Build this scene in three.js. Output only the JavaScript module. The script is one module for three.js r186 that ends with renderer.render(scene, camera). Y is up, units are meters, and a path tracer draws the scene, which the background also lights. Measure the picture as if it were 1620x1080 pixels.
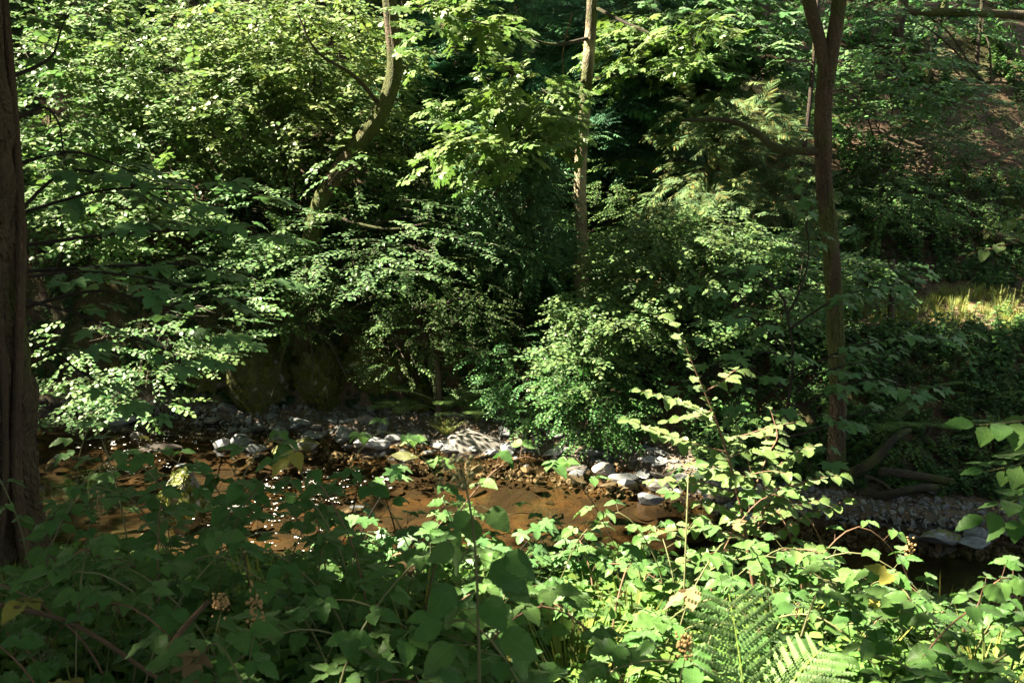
import * as THREE from 'three';
import { ImprovedNoise } from 'three/addons/math/ImprovedNoise.js';
import { mergeVertices, toCreasedNormals } from 'three/addons/utils/BufferGeometryUtils.js';

// ---------------------------------------------------------------- camera, sky, sun, exposure
const scene = new THREE.Scene();
const EYE = new THREE.Vector3(0, 3.5, 0), PITCH = 10 * Math.PI / 180, FOV = 42;
const camera = new THREE.PerspectiveCamera(FOV, 1620 / 1080, 0.05, 400);
camera.position.copy(EYE);
camera.rotation.x = -PITCH;
camera.focus = 9.5;
camera.userData.fStop = 7;
scene.add(camera);

const SUN = new THREE.Vector3(-0.64, 0.74, -0.06).normalize();      // towards the sun
const sky = (() => {                                                 // clear summer sky: pale at the horizon, soft blue above, brighter round the sun
  const W = 256, H = 128, d = new Float32Array(W * H * 4);
  for (let y = 0; y < H; y++) for (let x = 0; x < W; x++) {
    const el = ((y + 0.5) / H - 0.5) * Math.PI, az = ((x + 0.5) / W - 0.5) * 2 * Math.PI, c = Math.cos(el) * Math.cos(az) * SUN.x + Math.sin(el) * SUN.y + Math.cos(el) * Math.sin(az) * SUN.z;
    const t = Math.pow(Math.max(0, Math.sin(el)), 0.5), g = 0.5 * Math.pow(Math.max(0, c), 12);
    d.set([1.1 - 0.42 * t + g, 1.13 - 0.27 * t + 0.95 * g, 1.12 - 0.02 * t + 0.8 * g, 1], (y * W + x) * 4);
  }
  const k = new THREE.DataTexture(d, W, H, THREE.RGBAFormat, THREE.FloatType); k.mapping = THREE.EquirectangularReflectionMapping; k.magFilter = THREE.LinearFilter; k.needsUpdate = true; return k;
})();
scene.background = scene.environment = sky;
scene.environmentIntensity = 0.1;
const sun = new THREE.DirectionalLight(new THREE.Color(1.0, 0.9, 0.69), 5);
sun.name = 'sun';
sun.position.copy(SUN).multiplyScalar(60);
sun.castShadow = true;
sun.shadow.mapSize.set(4096, 4096);
Object.assign(sun.shadow.camera, { left: -30, right: 30, top: 30, bottom: -30, near: 1, far: 140 });
sun.shadow.radius = 1;
scene.add(sun, sun.target);

const renderer = new THREE.WebGLRenderer({ antialias: true });
renderer.toneMapping = THREE.LinearToneMapping;
renderer.toneMappingExposure = 9;
renderer.shadowMap.enabled = true;

// ---------------------------------------------------------------- helpers
const V = (x, y, z) => new THREE.Vector3(x, y, z);
function rng(seed) { let a = seed >>> 0; return () => { a = (a + 0x6D2B79F5) >>> 0; let t = a; t = Math.imul(t ^ (t >>> 15), t | 1); t ^= t + Math.imul(t ^ (t >>> 7), t | 61); return ((t ^ (t >>> 14)) >>> 0) / 4294967296; }; }
const R = rng(20240611);
const rr = (a, b, r = R) => a + (b - a) * r();
const pick = (a, r = R) => a[Math.floor(r() * a.length)];
const noiser = new ImprovedNoise();
const n3 = (x, y, z) => noiser.noise(x + 31.7, y + 11.3, z + 57.1);
const fbm = (x, y, z, o = 3) => { let s = 0, a = 1, t = 0; for (let i = 0; i < o; i++) { s += a * n3(x, y, z + i * 7.3); t += a; a *= 0.5; x *= 2.03; y *= 2.03; z *= 2.03; } return s / t; };
const clamp = (x, a = 0, b = 1) => Math.min(b, Math.max(a, x));
const sst = (a, b, x) => { const t = clamp((x - a) / (b - a)); return t * t * (3 - 2 * t); };
const mix = (a, b, t) => a + (b - a) * t;
const mixc = (a, b, t) => [mix(a[0], b[0], t), mix(a[1], b[1], t), mix(a[2], b[2], t)];
const table = (...rows) => (x) => { if (x <= rows[0][0]) return rows[0][1]; for (let i = 1; i < rows.length; i++) if (x <= rows[i][0]) { const [a, b] = rows[i - 1], [c, d] = rows[i]; return mix(b, d, (x - a) / (c - a)); } return rows[rows.length - 1][1]; };
const FPX = 540 / Math.tan(FOV * Math.PI / 360);
// a sight line through photo pixel (u, v); P gives the place on it at a ground distance d
function ray(u, v) { const x = (u - 810) / FPX, y = (540 - v) / FPX, c = Math.cos(PITCH), s = Math.sin(PITCH); return V(x, y * c - s, -c - y * s); }
function P(u, v, d) { const r = ray(u, v); return r.multiplyScalar(d / -r.z).add(EYE); }
function inFrame(p, mx = 90, my = 70) { const x = p.x, y = p.y - EYE.y, z = p.z, c = Math.cos(PITCH), s = Math.sin(PITCH), yc = y * c - z * s, zc = y * s + z * c; if (zc > -0.3) return false; const u = 810 + x / -zc * FPX, v = 540 - yc / -zc * FPX; return u > -mx && u < 1620 + mx && v > -my && v < 1080 + my; }
const px = (d) => d / FPX;                                           // metres per photo pixel at distance d

const used = new Map();
function numbered(n) { const k = used.get(n) ?? 0; used.set(n, k + 1); return k ? `${n}_${String(k).padStart(3, '0')}` : n; }
function shade(o) { o.castShadow = o.receiveShadow = true; return o; }
function thing(name, label, category, pos = V(0, 0, 0), group, kind) {
  const o = new THREE.Group(); o.name = numbered(name); o.position.copy(pos); scene.add(o);
  o.userData = { label, category }; if (group) o.userData.group = group; if (kind) o.userData.kind = kind;
  return o;
}
// a part whose geometry is in world coordinates, under a thing that stands at its base
function part(name, geo, mat, parent, kind) {
  const m = shade(new THREE.Mesh(geo, mat)); m.name = name;
  if (parent) { m.position.copy(parent.userData.off ?? parent.position).negate(); parent.add(m); }
  if (kind) m.userData.kind = kind;
  return m;
}
function basis(pos, ax, up, s = 1, out = new THREE.Matrix4()) {      // local +x along ax, local +y near up
  const x = ax.clone().normalize(), z = x.clone().cross(up).normalize(), y = z.clone().cross(x);
  out.makeBasis(x.multiplyScalar(s), y.multiplyScalar(s), z.multiplyScalar(s)); out.setPosition(pos); return out;
}
function jitter(v, a, r = R) { return v.clone().add(V(rr(-a, a, r), rr(-a, a, r), rr(-a, a, r))).normalize(); }
const UP = V(0, 1, 0);

class Geo {
  constructor() { this.p = []; this.n = []; this.c = []; this.t = []; this.i = []; }
  add(g, m, col = [1, 1, 1]) {
    const b = this.p.length / 3, e = m.elements, P_ = g.p, N_ = g.n;
    for (let k = 0; k < P_.length; k += 3) {
      const x = P_[k], y = P_[k + 1], z = P_[k + 2], a = N_[k], h = N_[k + 1], w = N_[k + 2];
      this.p.push(e[0] * x + e[4] * y + e[8] * z + e[12], e[1] * x + e[5] * y + e[9] * z + e[13], e[2] * x + e[6] * y + e[10] * z + e[14]);
      let nx = e[0] * a + e[4] * h + e[8] * w, ny = e[1] * a + e[5] * h + e[9] * w, nz = e[2] * a + e[6] * h + e[10] * w; const l = Math.hypot(nx, ny, nz) || 1;
      this.n.push(nx / l, ny / l, nz / l);
      this.c.push(g.c[k] * col[0], g.c[k + 1] * col[1], g.c[k + 2] * col[2]);
    }
    for (const x of g.t) this.t.push(x);
    for (const x of g.i) this.i.push(b + x);
    return this;
  }
  normals() {
    const n = new Float32Array(this.p.length), p = this.p;
    for (let k = 0; k < this.i.length; k += 3) {
      const [a, b, c] = [this.i[k] * 3, this.i[k + 1] * 3, this.i[k + 2] * 3];
      const ux = p[b] - p[a], uy = p[b + 1] - p[a + 1], uz = p[b + 2] - p[a + 2], vx = p[c] - p[a], vy = p[c + 1] - p[a + 1], vz = p[c + 2] - p[a + 2];
      const x = uy * vz - uz * vy, y = uz * vx - ux * vz, z = ux * vy - uy * vx;
      for (const q of [a, b, c]) { n[q] += x; n[q + 1] += y; n[q + 2] += z; }
    }
    for (let k = 0; k < n.length; k += 3) { const l = Math.hypot(n[k], n[k + 1], n[k + 2]) || 1; n[k] /= l; n[k + 1] /= l; n[k + 2] /= l; }
    this.n = Array.from(n); return this;
  }
  build() {
    const g = new THREE.BufferGeometry();
    g.setAttribute('position', new THREE.Float32BufferAttribute(this.p, 3));
    g.setAttribute('normal', new THREE.Float32BufferAttribute(this.n, 3));
    g.setAttribute('color', new THREE.Float32BufferAttribute(this.c, 3));
    g.setAttribute('uv', new THREE.Float32BufferAttribute(this.t, 2));
    g.setIndex(this.i); return g;
  }
}
function instanced(name, geo, mat, list, parent, kind = 'stuff') {   // list: [Matrix4, [r, g, b]] in world coordinates
  const m = shade(new THREE.InstancedMesh(geo, mat, list.length)); m.name = name;
  const c = new THREE.Color();
  list.forEach(([mx, col], i) => { m.setMatrixAt(i, mx); m.setColorAt(i, c.setRGB(...(col ?? [1, 1, 1]))); });
  if (kind) m.userData.kind = kind;
  if (parent) { m.position.copy(parent.position).negate(); parent.add(m); }
  return m;
}

// ---------------------------------------------------------------- textures
function dataTex(w, h, f, srgb = false) {
  const d = new Uint8Array(w * h * 4);
  for (let y = 0; y < h; y++) for (let x = 0; x < w; x++) { const c = f(x / w, y / h, x, y), k = (y * w + x) * 4; for (let i = 0; i < 3; i++) d[k + i] = clamp(c[i]) * 255; d[k + 3] = 255; }
  const t = new THREE.DataTexture(d, w, h); t.magFilter = THREE.LinearFilter; t.wrapS = t.wrapT = THREE.RepeatWrapping; if (srgb) t.colorSpace = THREE.SRGBColorSpace; t.needsUpdate = true; return t;
}
// noise that tiles with period 1
function tile(u, v, f, seed = 0, o = 4) {
  let s = 0, a = 1, t = 0;
  for (let k = 0; k < o; k++) { const A = u * 2 * Math.PI, B = v * 2 * Math.PI, q = f / 6.283; s += a * noiser.noise(Math.cos(A) * q + seed, Math.sin(A) * q + Math.cos(B) * q * 0.7 + seed * 1.7, Math.sin(B) * q - Math.cos(B) * q * .5 + seed * 2.3); t += a; a *= 0.55; f *= 2.1; }
  return s / t;
}
const litterTex = (() => {                                           // fallen leaves, twigs and crumbs of soil
  const w = 512, a = new Float32Array(w * w * 3), r = rng(5);
  for (let k = 0; k < w * w; k++) { const b = 0.28 + 0.1 * r(); a[k * 3] = b; a[k * 3 + 1] = b * 0.94; a[k * 3 + 2] = b * 0.85; }
  for (let k = 0; k < 2600; k++) {
    const x0 = r() * w, y0 = r() * w, an = r() * 6.283, l = 4 + r() * 11, h = k % 5 ? l * (0.3 + 0.3 * r()) : 1.2, b = 0.2 + 0.75 * r() * r() + 0.1 * r(), red = 0.75 + 0.25 * r();
    for (let y = -l | 0; y <= l; y++) for (let x = -l | 0; x <= l; x++) {
      const p = x * Math.cos(an) + y * Math.sin(an), q = -x * Math.sin(an) + y * Math.cos(an);
      if (Math.abs(q) > h * (1 - (p / l) ** 2) || Math.abs(p) > l) continue;
      const X = ((x0 + x | 0) + w) % w, Y = ((y0 + y | 0) + w) % w, i = (Y * w + X) * 3, s = b * (Math.abs(q) < 0.7 ? 1.15 : 1);
      a[i] = s; a[i + 1] = s * 0.9 * red; a[i + 2] = s * 0.75 * red;
    }
  }
  return { color: dataTex(w, w, (u, v, x, y) => { const i = (y * w + x) * 3; return [a[i], a[i + 1], a[i + 2]]; }), bump: dataTex(w, w, (u, v, x, y) => { const b = a[(y * w + x) * 3]; return [b, b, b]; }) };
})();
const barkTex = dataTex(256, 512, (u, v) => { const f = Math.abs(tile(u, v * 0.999, 14, 3, 4)), g = tile(u, v, 40, 9, 3), b = clamp(0.25 + 2.2 * f + 0.35 * g); return [b, b, b]; });
const stoneTex = dataTex(256, 256, (u, v) => { const b = clamp(0.5 + 0.9 * tile(u, v, 9, 1, 5)); return [b, b, b]; });
const stoneCol = dataTex(256, 256, (u, v) => { const b = clamp(0.72 + 0.55 * tile(u, v, 7, 4, 5)), s = tile(u, v, 50, 6, 2); return [b + (s > 0.28 ? 0.2 : 0), b + (s > 0.28 ? 0.2 : 0), b + (s > 0.28 ? 0.18 : 0)]; });
const veinAt = (u, v) => { const a = Math.abs(u - 0.5) * 2, k = ((v * 11 - a * 3.2) % 1 + 1) % 1; return [Math.exp(-((a / 0.035) ** 2)), Math.exp(-(((k - 0.5) / 0.09) ** 2)), k]; };
const veinTex = dataTex(128, 256, (u, v) => { const [m, s] = veinAt(u, v), q = 0.82 + 0.1 * tile(u, v, 6, 2, 3) + 0.18 * Math.max(m, 0.45 * s); return [q, q, q * 0.95]; });
const veinBump = dataTex(128, 256, (u, v) => { const [m, , k] = veinAt(u, v), q = clamp(0.2 + 0.75 * Math.sin(Math.PI * ((k + 0.5) % 1)) - 0.6 * m + 0.12 * tile(u, v, 30, 5, 2)); return [q, q, q]; });
const bedTex = dataTex(512, 512, (u, v) => { const b = clamp(0.55 + 0.6 * tile(u, v, 8, 2, 5)), c = Math.abs(tile(u, v, 10, 8, 3)) < 0.018 ? 0.4 : 1, s = tile(u, v, 60, 7, 2) > 0.22 ? 1.25 : 1; return [b * c * s, b * c * s * 0.97, b * c * s * 0.9]; });

// ---------------------------------------------------------------- materials (linear base colours)
const lin = (r, g, b) => new THREE.Color().setRGB(r, g, b);
function leafMaterial(name, r, g, b, { t = 0.36, coat = 0.5, cr = 0.42, veins = false, vc = true } = {}) {
  const m = new THREE.MeshPhysicalMaterial({ name, color: lin(r, g, b), roughness: 1, transmission: t, thickness: 0, specularIntensity: 0.35, clearcoat: coat, clearcoatRoughness: cr, side: THREE.DoubleSide, vertexColors: vc });
  if (veins) { m.map = veinTex; m.bumpMap = veinBump; m.bumpScale = 0.0009; }
  return m;
}
const M = {
  hazel: leafMaterial('hazel leaf', 0.13, 0.215, 0.055, { t: 0.38, coat: 0.5, cr: 0.4 }),
  hazelNear: [[0.13, 0.215, 0.055], [0.138, 0.225, 0.06], [0.122, 0.205, 0.05]].map((c) => leafMaterial('hazel leaf', ...c, { veins: true, vc: false, cr: 0.4, coat: 0.5 })),
  syc: leafMaterial('sycamore leaf', 0.095, 0.18, 0.04, { t: 0.38, coat: 0.35, cr: 0.36 }),
  sycNear: [[0.085, 0.2, 0.055], [0.1, 0.215, 0.055], [0.075, 0.185, 0.055]].map((c) => leafMaterial('sycamore leaf', ...c, { vc: false, coat: 0.5 })),
  dark: leafMaterial('dark evergreen leaf', 0.05, 0.125, 0.04, { t: 0.15, coat: 0.4, cr: 0.32 }),
  herb: leafMaterial('herb leaf', 0.08, 0.17, 0.034, { t: 0.36, coat: 0.25 }),
  conifer: leafMaterial('conifer spray', 0.1, 0.165, 0.055, { t: 0.2, coat: 0.15 }),
  cypress: leafMaterial('cypress spray', 0.045, 0.13, 0.06, { t: 0.12, coat: 0.25 }),
  fern: leafMaterial('fern frond', 0.15, 0.26, 0.08, { t: 0.36, coat: 0.25 }),
  grass: leafMaterial('grass blade', 0.2, 0.23, 0.06, { t: 0.36, coat: 0.2 }),
  bramble: [[0.075, 0.19, 0.035], [0.095, 0.21, 0.04], [0.065, 0.17, 0.032], [0.11, 0.22, 0.05]].map((c) => leafMaterial('bramble leaf', ...c, { veins: true, vc: false, t: 0.37, coat: 0.35 })),
  dead: leafMaterial('dead leaf', 0.21, 0.14, 0.07, { t: 0.25, coat: 0.05, vc: false }),
  yellow: leafMaterial('yellowing leaf', 0.3, 0.27, 0.05, { t: 0.4, coat: 0.2, vc: false }),
  bark: new THREE.MeshStandardMaterial({ name: 'bark', color: lin(1, 1, 1), vertexColors: true, roughness: 0.92, bumpMap: barkTex, bumpScale: 0.035 }),
  twig: new THREE.MeshStandardMaterial({ name: 'twig', color: lin(0.09, 0.06, 0.035), roughness: 0.85 }),
  cane: new THREE.MeshStandardMaterial({ name: 'bramble cane', color: lin(0.13, 0.13, 0.05), roughness: 0.7 }),
  redcane: new THREE.MeshStandardMaterial({ name: 'brown cane', color: lin(0.14, 0.075, 0.04), roughness: 0.75 }),
  straw: new THREE.MeshStandardMaterial({ name: 'dry flower', color: lin(0.36, 0.22, 0.09), roughness: 0.9 }),
  stone: new THREE.MeshStandardMaterial({ name: 'stone', color: lin(1, 1, 1), vertexColors: true, roughness: 0.75, map: stoneCol, bumpMap: stoneTex, bumpScale: 0.008 }),
  wet: new THREE.MeshPhysicalMaterial({ name: 'wet stone', color: lin(0.62, 0.62, 0.62), vertexColors: true, roughness: 0.5, clearcoat: 0.6, clearcoatRoughness: 0.15, map: stoneCol, bumpMap: stoneTex, bumpScale: 0.006 }),
  moss: new THREE.MeshStandardMaterial({ name: 'moss', color: lin(0.11, 0.12, 0.02), vertexColors: true, roughness: 1 }),
  post: new THREE.MeshStandardMaterial({ name: 'weathered post', color: lin(0.07, 0.055, 0.035), roughness: 0.9, bumpMap: barkTex, bumpScale: 0.004 }),
  wire: new THREE.MeshStandardMaterial({ name: 'galvanised wire', color: lin(0.13, 0.09, 0.06), roughness: 0.7, metalness: 0.3 }),
};
litterTex.color.repeat.set(1.1, 1.1); litterTex.bump.repeat.set(1.1, 1.1);
M.ground = new THREE.MeshStandardMaterial({ name: 'woodland floor', color: lin(1.0, 1.0, 1.0), vertexColors: true, roughness: 0.97, map: litterTex.color, bumpMap: litterTex.bump, bumpScale: 0.03 });
M.bed = new THREE.MeshStandardMaterial({ name: 'peat stained stream bed', color: lin(0.085, 0.055, 0.021), vertexColors: true, roughness: 0.9, map: bedTex, bumpMap: bedTex, bumpScale: 0.03 });
M.bedStone = new THREE.MeshStandardMaterial({ name: 'peat stained stone', color: lin(0.11, 0.074, 0.034), vertexColors: true, roughness: 0.85, map: stoneCol, bumpMap: stoneTex, bumpScale: 0.006 });
M.water = new THREE.MeshPhysicalMaterial({ name: 'brown stream water', color: lin(0.78, 0.66, 0.48), roughness: 0.07, transmission: 1, thickness: 0, ior: 1.33, side: THREE.DoubleSide });
M.foam = new THREE.MeshStandardMaterial({ name: 'foam', color: lin(0.75, 0.76, 0.74), roughness: 0.6 });

// ---------------------------------------------------------------- land form
const farEdge = table([-14, 13.6], [-8, 13.3], [-6.4, 13.1], [-4, 12.4], [-2, 11.6], [0, 11.1], [1.5, 10.3], [2.3, 9.2], [4, 8.5], [8, 7.7], [20, 5.5]);
const nearEdge = table([-20, 9.5], [-6, 8.3], [-3, 7.9], [0.6, 7.9], [2, 7.5], [4, 6.8], [8, 5.9], [20, 4]);
const barWidth = table([-7, 0.25], [-4.4, 0.4], [-3, 1.1], [-1, 1.5], [1, 1.3], [2.2, 0.9], [4, 0.5], [8, 0.5]);
const bankWidth = table([-8, 1.4], [-4.5, 0.8], [-3, 0.55], [-1.2, 0.6], [0.5, 1.8], [2, 2.4], [4, 2.7], [9, 2.7]);
const nearBank = table([0, 0], [0.6, 0.12], [1.8, 0.55], [3.3, 1.15], [4.8, 1.6], [7.8, 1.85], [14, 2.3], [60, 7]);
const hillAt = (d) => { const a = 1.62 + 0.1 * (d - 12.5), q = d - 13.7; return a + (q > 0 ? 0.56 * (q - 0.5 * (1 - Math.exp(-q / 0.5))) : 0); };
function heightAt(x, z) {
  const d = -z, zf = farEdge(x) + 0.18 * n3(x * 1.3, 4, 0), zn = nearEdge(x) + 0.15 * n3(x * 1.1, 9, 0);
  if (d >= zn && d <= zf) { const s = (d - zn) / (zf - zn); return -0.06 - 0.26 * Math.sin(Math.PI * s) ** 0.7 + 0.03 * n3(x * 1.6, z * 1.6, 3); }
  const rough = 0.1 * n3(x * 0.7, z * 0.7, 1) + 0.045 * n3(x * 2.3, z * 2.3, 2);
  if (d < zn) { const q = zn - d; return nearBank(q) - 0.06 * (1 - sst(0, 0.3, q)) + rough * sst(0, 1.2, q); }
  const q = d - zf, w = barWidth(x), bar = -0.06 + 0.24 * sst(-0.05, 1, q / w) + 0.03 * n3(x * 3, z * 3, 8);
  const s = sst(0, 1, (q - w) / (bankWidth(x) * (1 + 0.3 * n3(x * 0.9, 3, 3))));
  const hill = hillAt(d) + 0.5 * n3(x * 0.13, z * 0.16, 6) * sst(13, 18, d) + rough;
  return mix(bar, hill, s);
}
const ground = (x, z) => V(x, heightAt(x, z), z);
function G(u, v) { const r = ray(u, v); let p = EYE.clone(); for (let t = 1; t < 60; t += 0.04) { p = EYE.clone().addScaledVector(r, t); if (p.y < heightAt(p.x, p.z)) break; } return p; }
function coords(a, b, fineA, fineB, fine, coarse) { const out = []; let x = a; while (x < b) { out.push(x); const o = x < fineA ? fineA - x : x > fineB ? x - fineB : 0; x += Math.min(coarse, fine + o * 0.14); } out.push(b); return out; }

function sheet(xs, zs, yAt, colAt, uvScale = 1) {
  const nx = xs.length, g = new THREE.BufferGeometry(), p = new Float32Array(nx * zs.length * 3), c = new Float32Array(p.length), t = new Float32Array(nx * zs.length * 2), idx = [];
  zs.forEach((z, j) => xs.forEach((x, i) => {
    const k = j * nx + i, y = yAt(x, z), col = colAt(x, z, y);
    p.set([x, y, z], k * 3); c.set(col, k * 3); t.set([x * uvScale, z * uvScale], k * 2);
    if (i && j) idx.push(k - nx - 1, k - 1, k - nx, k - nx, k - 1, k);
  }));
  g.setAttribute('position', new THREE.BufferAttribute(p, 3)); g.setAttribute('color', new THREE.BufferAttribute(c, 3)); g.setAttribute('uv', new THREE.BufferAttribute(t, 2)); g.setIndex(idx); g.computeVertexNormals(); return g;
}
const LITTER = [0.2, 0.135, 0.075], SOIL = [0.13, 0.1, 0.065], MOSSY = [0.13, 0.17, 0.05], SILT = [0.3, 0.27, 0.22], STRAW = [0.62, 0.5, 0.26];
const grassPatch = (x, z) => { const d = -z; return sst(0.42, 0.12, Math.abs((d - 12.9 - 0.1 * (x - 5)) / 2.6)) * sst(3.4, 4.4, x) ; };
{
  const xs = coords(-70, 70, -10, 10, 0.1, 5), zs = coords(-75, 45, -16, -1, 0.09, 4);
  const inBed = (x, z) => -z > nearEdge(x) - 0.3 && -z < farEdge(x) + 0.3;
  const g = sheet(xs, zs, (x, z) => heightAt(x, z) - (inBed(x, z) ? 0.12 : 0), (x, z, y) => {
    const d = -z, a = fbm(x * 0.9, z * 0.9, 2, 4), b = fbm(x * 0.35, z * 0.35, 9, 3);
    let c = mixc(SOIL, LITTER, sst(-0.25, 0.3, a + (d > 14 ? 0.12 : 0)));
    c = mixc(c, MOSSY, sst(0.02, 0.22, b + 0.4 * n3(x * 3, z * 3, 5)) * (d > 11 ? 0.75 : 0.5));
    c = mixc(c, [0.11, 0.13, 0.035], sst(0.3, 0.7, y) * sst(2.2, 1.7, y) * sst(1.2, 0.2, x) * (d > 10 ? 0.8 : 0) * sst(-0.3, 0.1, a + 0.3 * n3(x * 5, z * 5, y * 5)));
    c = mixc(c, STRAW, grassPatch(x, z) * sst(-0.4, 0.2, a + 0.3 * n3(x * 4, z * 4, 1)));
    if (y < 0.45 && d > 5) c = mixc(c, SILT, sst(0.42, 0.2, y + 0.1 * n3(x * 4, z * 4, 3)));
    return c;
  });
  const m = part('woodland_floor', g, M.ground); m.userData = { kind: 'structure', label: 'leaf littered woodland floor rising from the stream banks', category: 'ground' }; scene.add(m);
  const bx = coords(-13, 13, -10, 10, 0.08, 0.3), bz = coords(-14.4, -3.6, -14, -6, 0.07, 0.3);
  const bed = part('stream_bed', sheet(bx, bz, (x, z) => inBed(x, z) ? heightAt(x, z) + 0.03 * fbm(x * 2.2, z * 4.5, 4, 3) : -0.6, (x, z) => { const a = fbm(x * 1.1, z * 2.2, 7, 4); return mixc([0.16, 0.15, 0.13], [1.0, 0.92, 0.75], sst(-0.1, 0.3, a)); }, 0.7), M.bed);
  bed.userData = { kind: 'structure', label: 'amber brown stream bed of silt and slabs under shallow water', category: 'stream bed' }; scene.add(bed);
  scene.userData.bed = bed;
}
// riffles: broken water between the stones on the left half of the stream
const RIFFLES = [[485, 770, 1.15, 1.0], [400, 800, 1.0, 0.8], [230, 700, 1.3, 0.75], [330, 690, 0.9, 0.5], [580, 765, 0.6, 0.8], [430, 860, 0.9, 0.6], [200, 740, 0.9, 0.5]].map(([u, v, r, s]) => { const d = EYE.y / Math.tan(PITCH + Math.atan((v - 540) / FPX)), p = P(u, v, d); return [p.x, p.z, r, s]; });
const riffle = (x, z) => { let s = 0; for (const [a, b, r, k] of RIFFLES) s = Math.max(s, k * sst(1, 0.2, Math.hypot(x - a, (z - b) * 1.1) / r)); return s; };
const waterAt = (x, z) => { const f = riffle(x, z); return 0.0022 * n3(x * 3.2, z * 5, 2) + 0.0012 * n3(x * 9, z * 14, 5) + f * (0.012 * fbm(x * 6, z * 9, 3, 2) + 0.009 * n3(x * 17, z * 23, 8) + 0.004 * n3(x * 31, z * 37, 4)); };
{
  const m = part('stream_water', sheet(coords(-13, 13, -8, 4.5, 0.035, 0.3), coords(-14.2, -3.8, -13.6, -6.6, 0.035, 0.25), waterAt, () => [1, 1, 1]), M.water);
  m.userData = { kind: 'structure', label: 'clear brown stream water flowing over the bed', category: 'water' }; scene.add(m);
}

// ---------------------------------------------------------------- leaf and spray shapes (leaf along +x, face up +y)
function blade(len, w, n, { fold = 0.25, curl = 0.2, serr = 0, cols = 2, shape = 'ovate', seed = 1, twist = 0 } = {}) {
  const g = new Geo(), r = rng(seed), prof = { ovate: (t) => Math.pow(Math.sin(Math.PI * Math.pow(t, 0.72)), 0.85), round: (t) => Math.pow(Math.sin(Math.PI * Math.pow(t, 0.9)), 0.55), lance: (t) => Math.sin(Math.PI * Math.pow(t, 0.8)), strap: (t) => Math.pow(1 - t, 0.45) * (t < 0.02 ? 0.6 : 1) }[shape];
  for (let i = 0; i <= n; i++) {
    const t = i / n, hw = w * 0.5 * clamp(prof(clamp(t, 0.001, 0.999)), 0.02, 1) * (1 + (serr ? serr * ((i % 2) ? 1 : -1) : 0)), wob = rr(-0.06, 0.06, r) * w;
    for (let j = 0; j <= cols; j++) {
      const s = (j / cols) * 2 - 1;
      g.p.push(len * t + (serr && Math.abs(s) === 1 ? -serr * 0.2 * w : 0), Math.abs(s) * hw * fold - curl * len * t * t + wob * Math.abs(s) + twist * s * hw * t, s * hw); g.c.push(1, 1, 1); g.t.push(0.5 + s * 0.5 * hw / (w * 0.5), t);
      if (i && j) { const k = i * (cols + 1) + j; g.i.push(k - cols - 2, k - cols - 1, k - 1, k - cols - 1, k, k - 1); }
    }
  }
  return g.normals();
}
function palmate(len, { cup = 0.12, droop = 0.16, seed = 1 } = {}) {
  const half = [[-0.1, 0.06], [-0.2, 0.24], [-0.1, 0.46], [0.04, 0.4], [0.13, 0.33], [0.22, 0.44], [0.36, 0.62], [0.53, 0.68], [0.5, 0.5], [0.46, 0.32], [0.53, 0.22], [0.64, 0.29], [0.74, 0.22], [0.83, 0.2], [1.0, 0.0]];
  const r = rng(seed), out = [...half, ...half.slice(0, -1).reverse().map(([x, z]) => [x, -z])], g = new Geo();
  const put = (x, z, k) => { g.p.push(x * len, len * (cup * Math.abs(z) * 0.5 - droop * (x * x + z * z) + k), z * len); g.c.push(1, 1, 1); g.t.push(0.5 + z * 0.6, clamp(x)); };
  put(0, 0, 0); put(0.28, 0, 0.0);
  out.forEach(([x, z]) => put(x + rr(-0.03, 0.03, r), z + rr(-0.03, 0.03, r), rr(-0.03, 0.03, r)));
  const n = out.length;
  for (let k = 0; k < n - 1; k++) { const [x] = out[k], c = (k < 4 || k > n - 6) ? 0 : 1; g.i.push(c, 2 + k, 3 + k); if (k === 3) g.i.push(0, 2 + k + 1, 1); if (k === n - 7) g.i.push(0, 1, 2 + k + 1); void x; }
  g.i.push(0, 2 + n - 1, 2);
  for (let k = 0; k < g.i.length; k += 3) { const t = g.i[k + 1]; g.i[k + 1] = g.i[k + 2]; g.i[k + 2] = t; }
  return g.normals();
}
function stick(a, b, r0, r1, sides = 3, col = [0.45, 0.4, 0.3]) {
  const g = new Geo(), d = b.clone().sub(a), x = d.clone().normalize(), y = Math.abs(x.y) > 0.9 ? V(1, 0, 0) : V(0, 1, 0), u = x.clone().cross(y).normalize(), w = x.clone().cross(u);
  for (let e = 0; e < 2; e++) for (let k = 0; k < sides; k++) { const q = k / sides * 6.2832, n = u.clone().multiplyScalar(Math.cos(q)).addScaledVector(w, Math.sin(q)), p = (e ? b : a).clone().addScaledVector(n, e ? r1 : r0); g.p.push(p.x, p.y, p.z); g.n.push(n.x, n.y, n.z); g.c.push(...col); g.t.push(k / sides, e); }
  for (let k = 0; k < sides; k++) { const l = (k + 1) % sides; g.i.push(k, l, sides + k, l, sides + l, sides + k); }
  return g;
}
const ID = new THREE.Matrix4(), mt = new THREE.Matrix4();
function tint(r, v = 0.25, yel = 0.15) { const b = 1 + rr(-v, v, r), y = rr(-yel, yel, r); return [b * (1 + y), b * (1 + y * 0.3), b * (1 - y * 0.6)]; }
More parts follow.
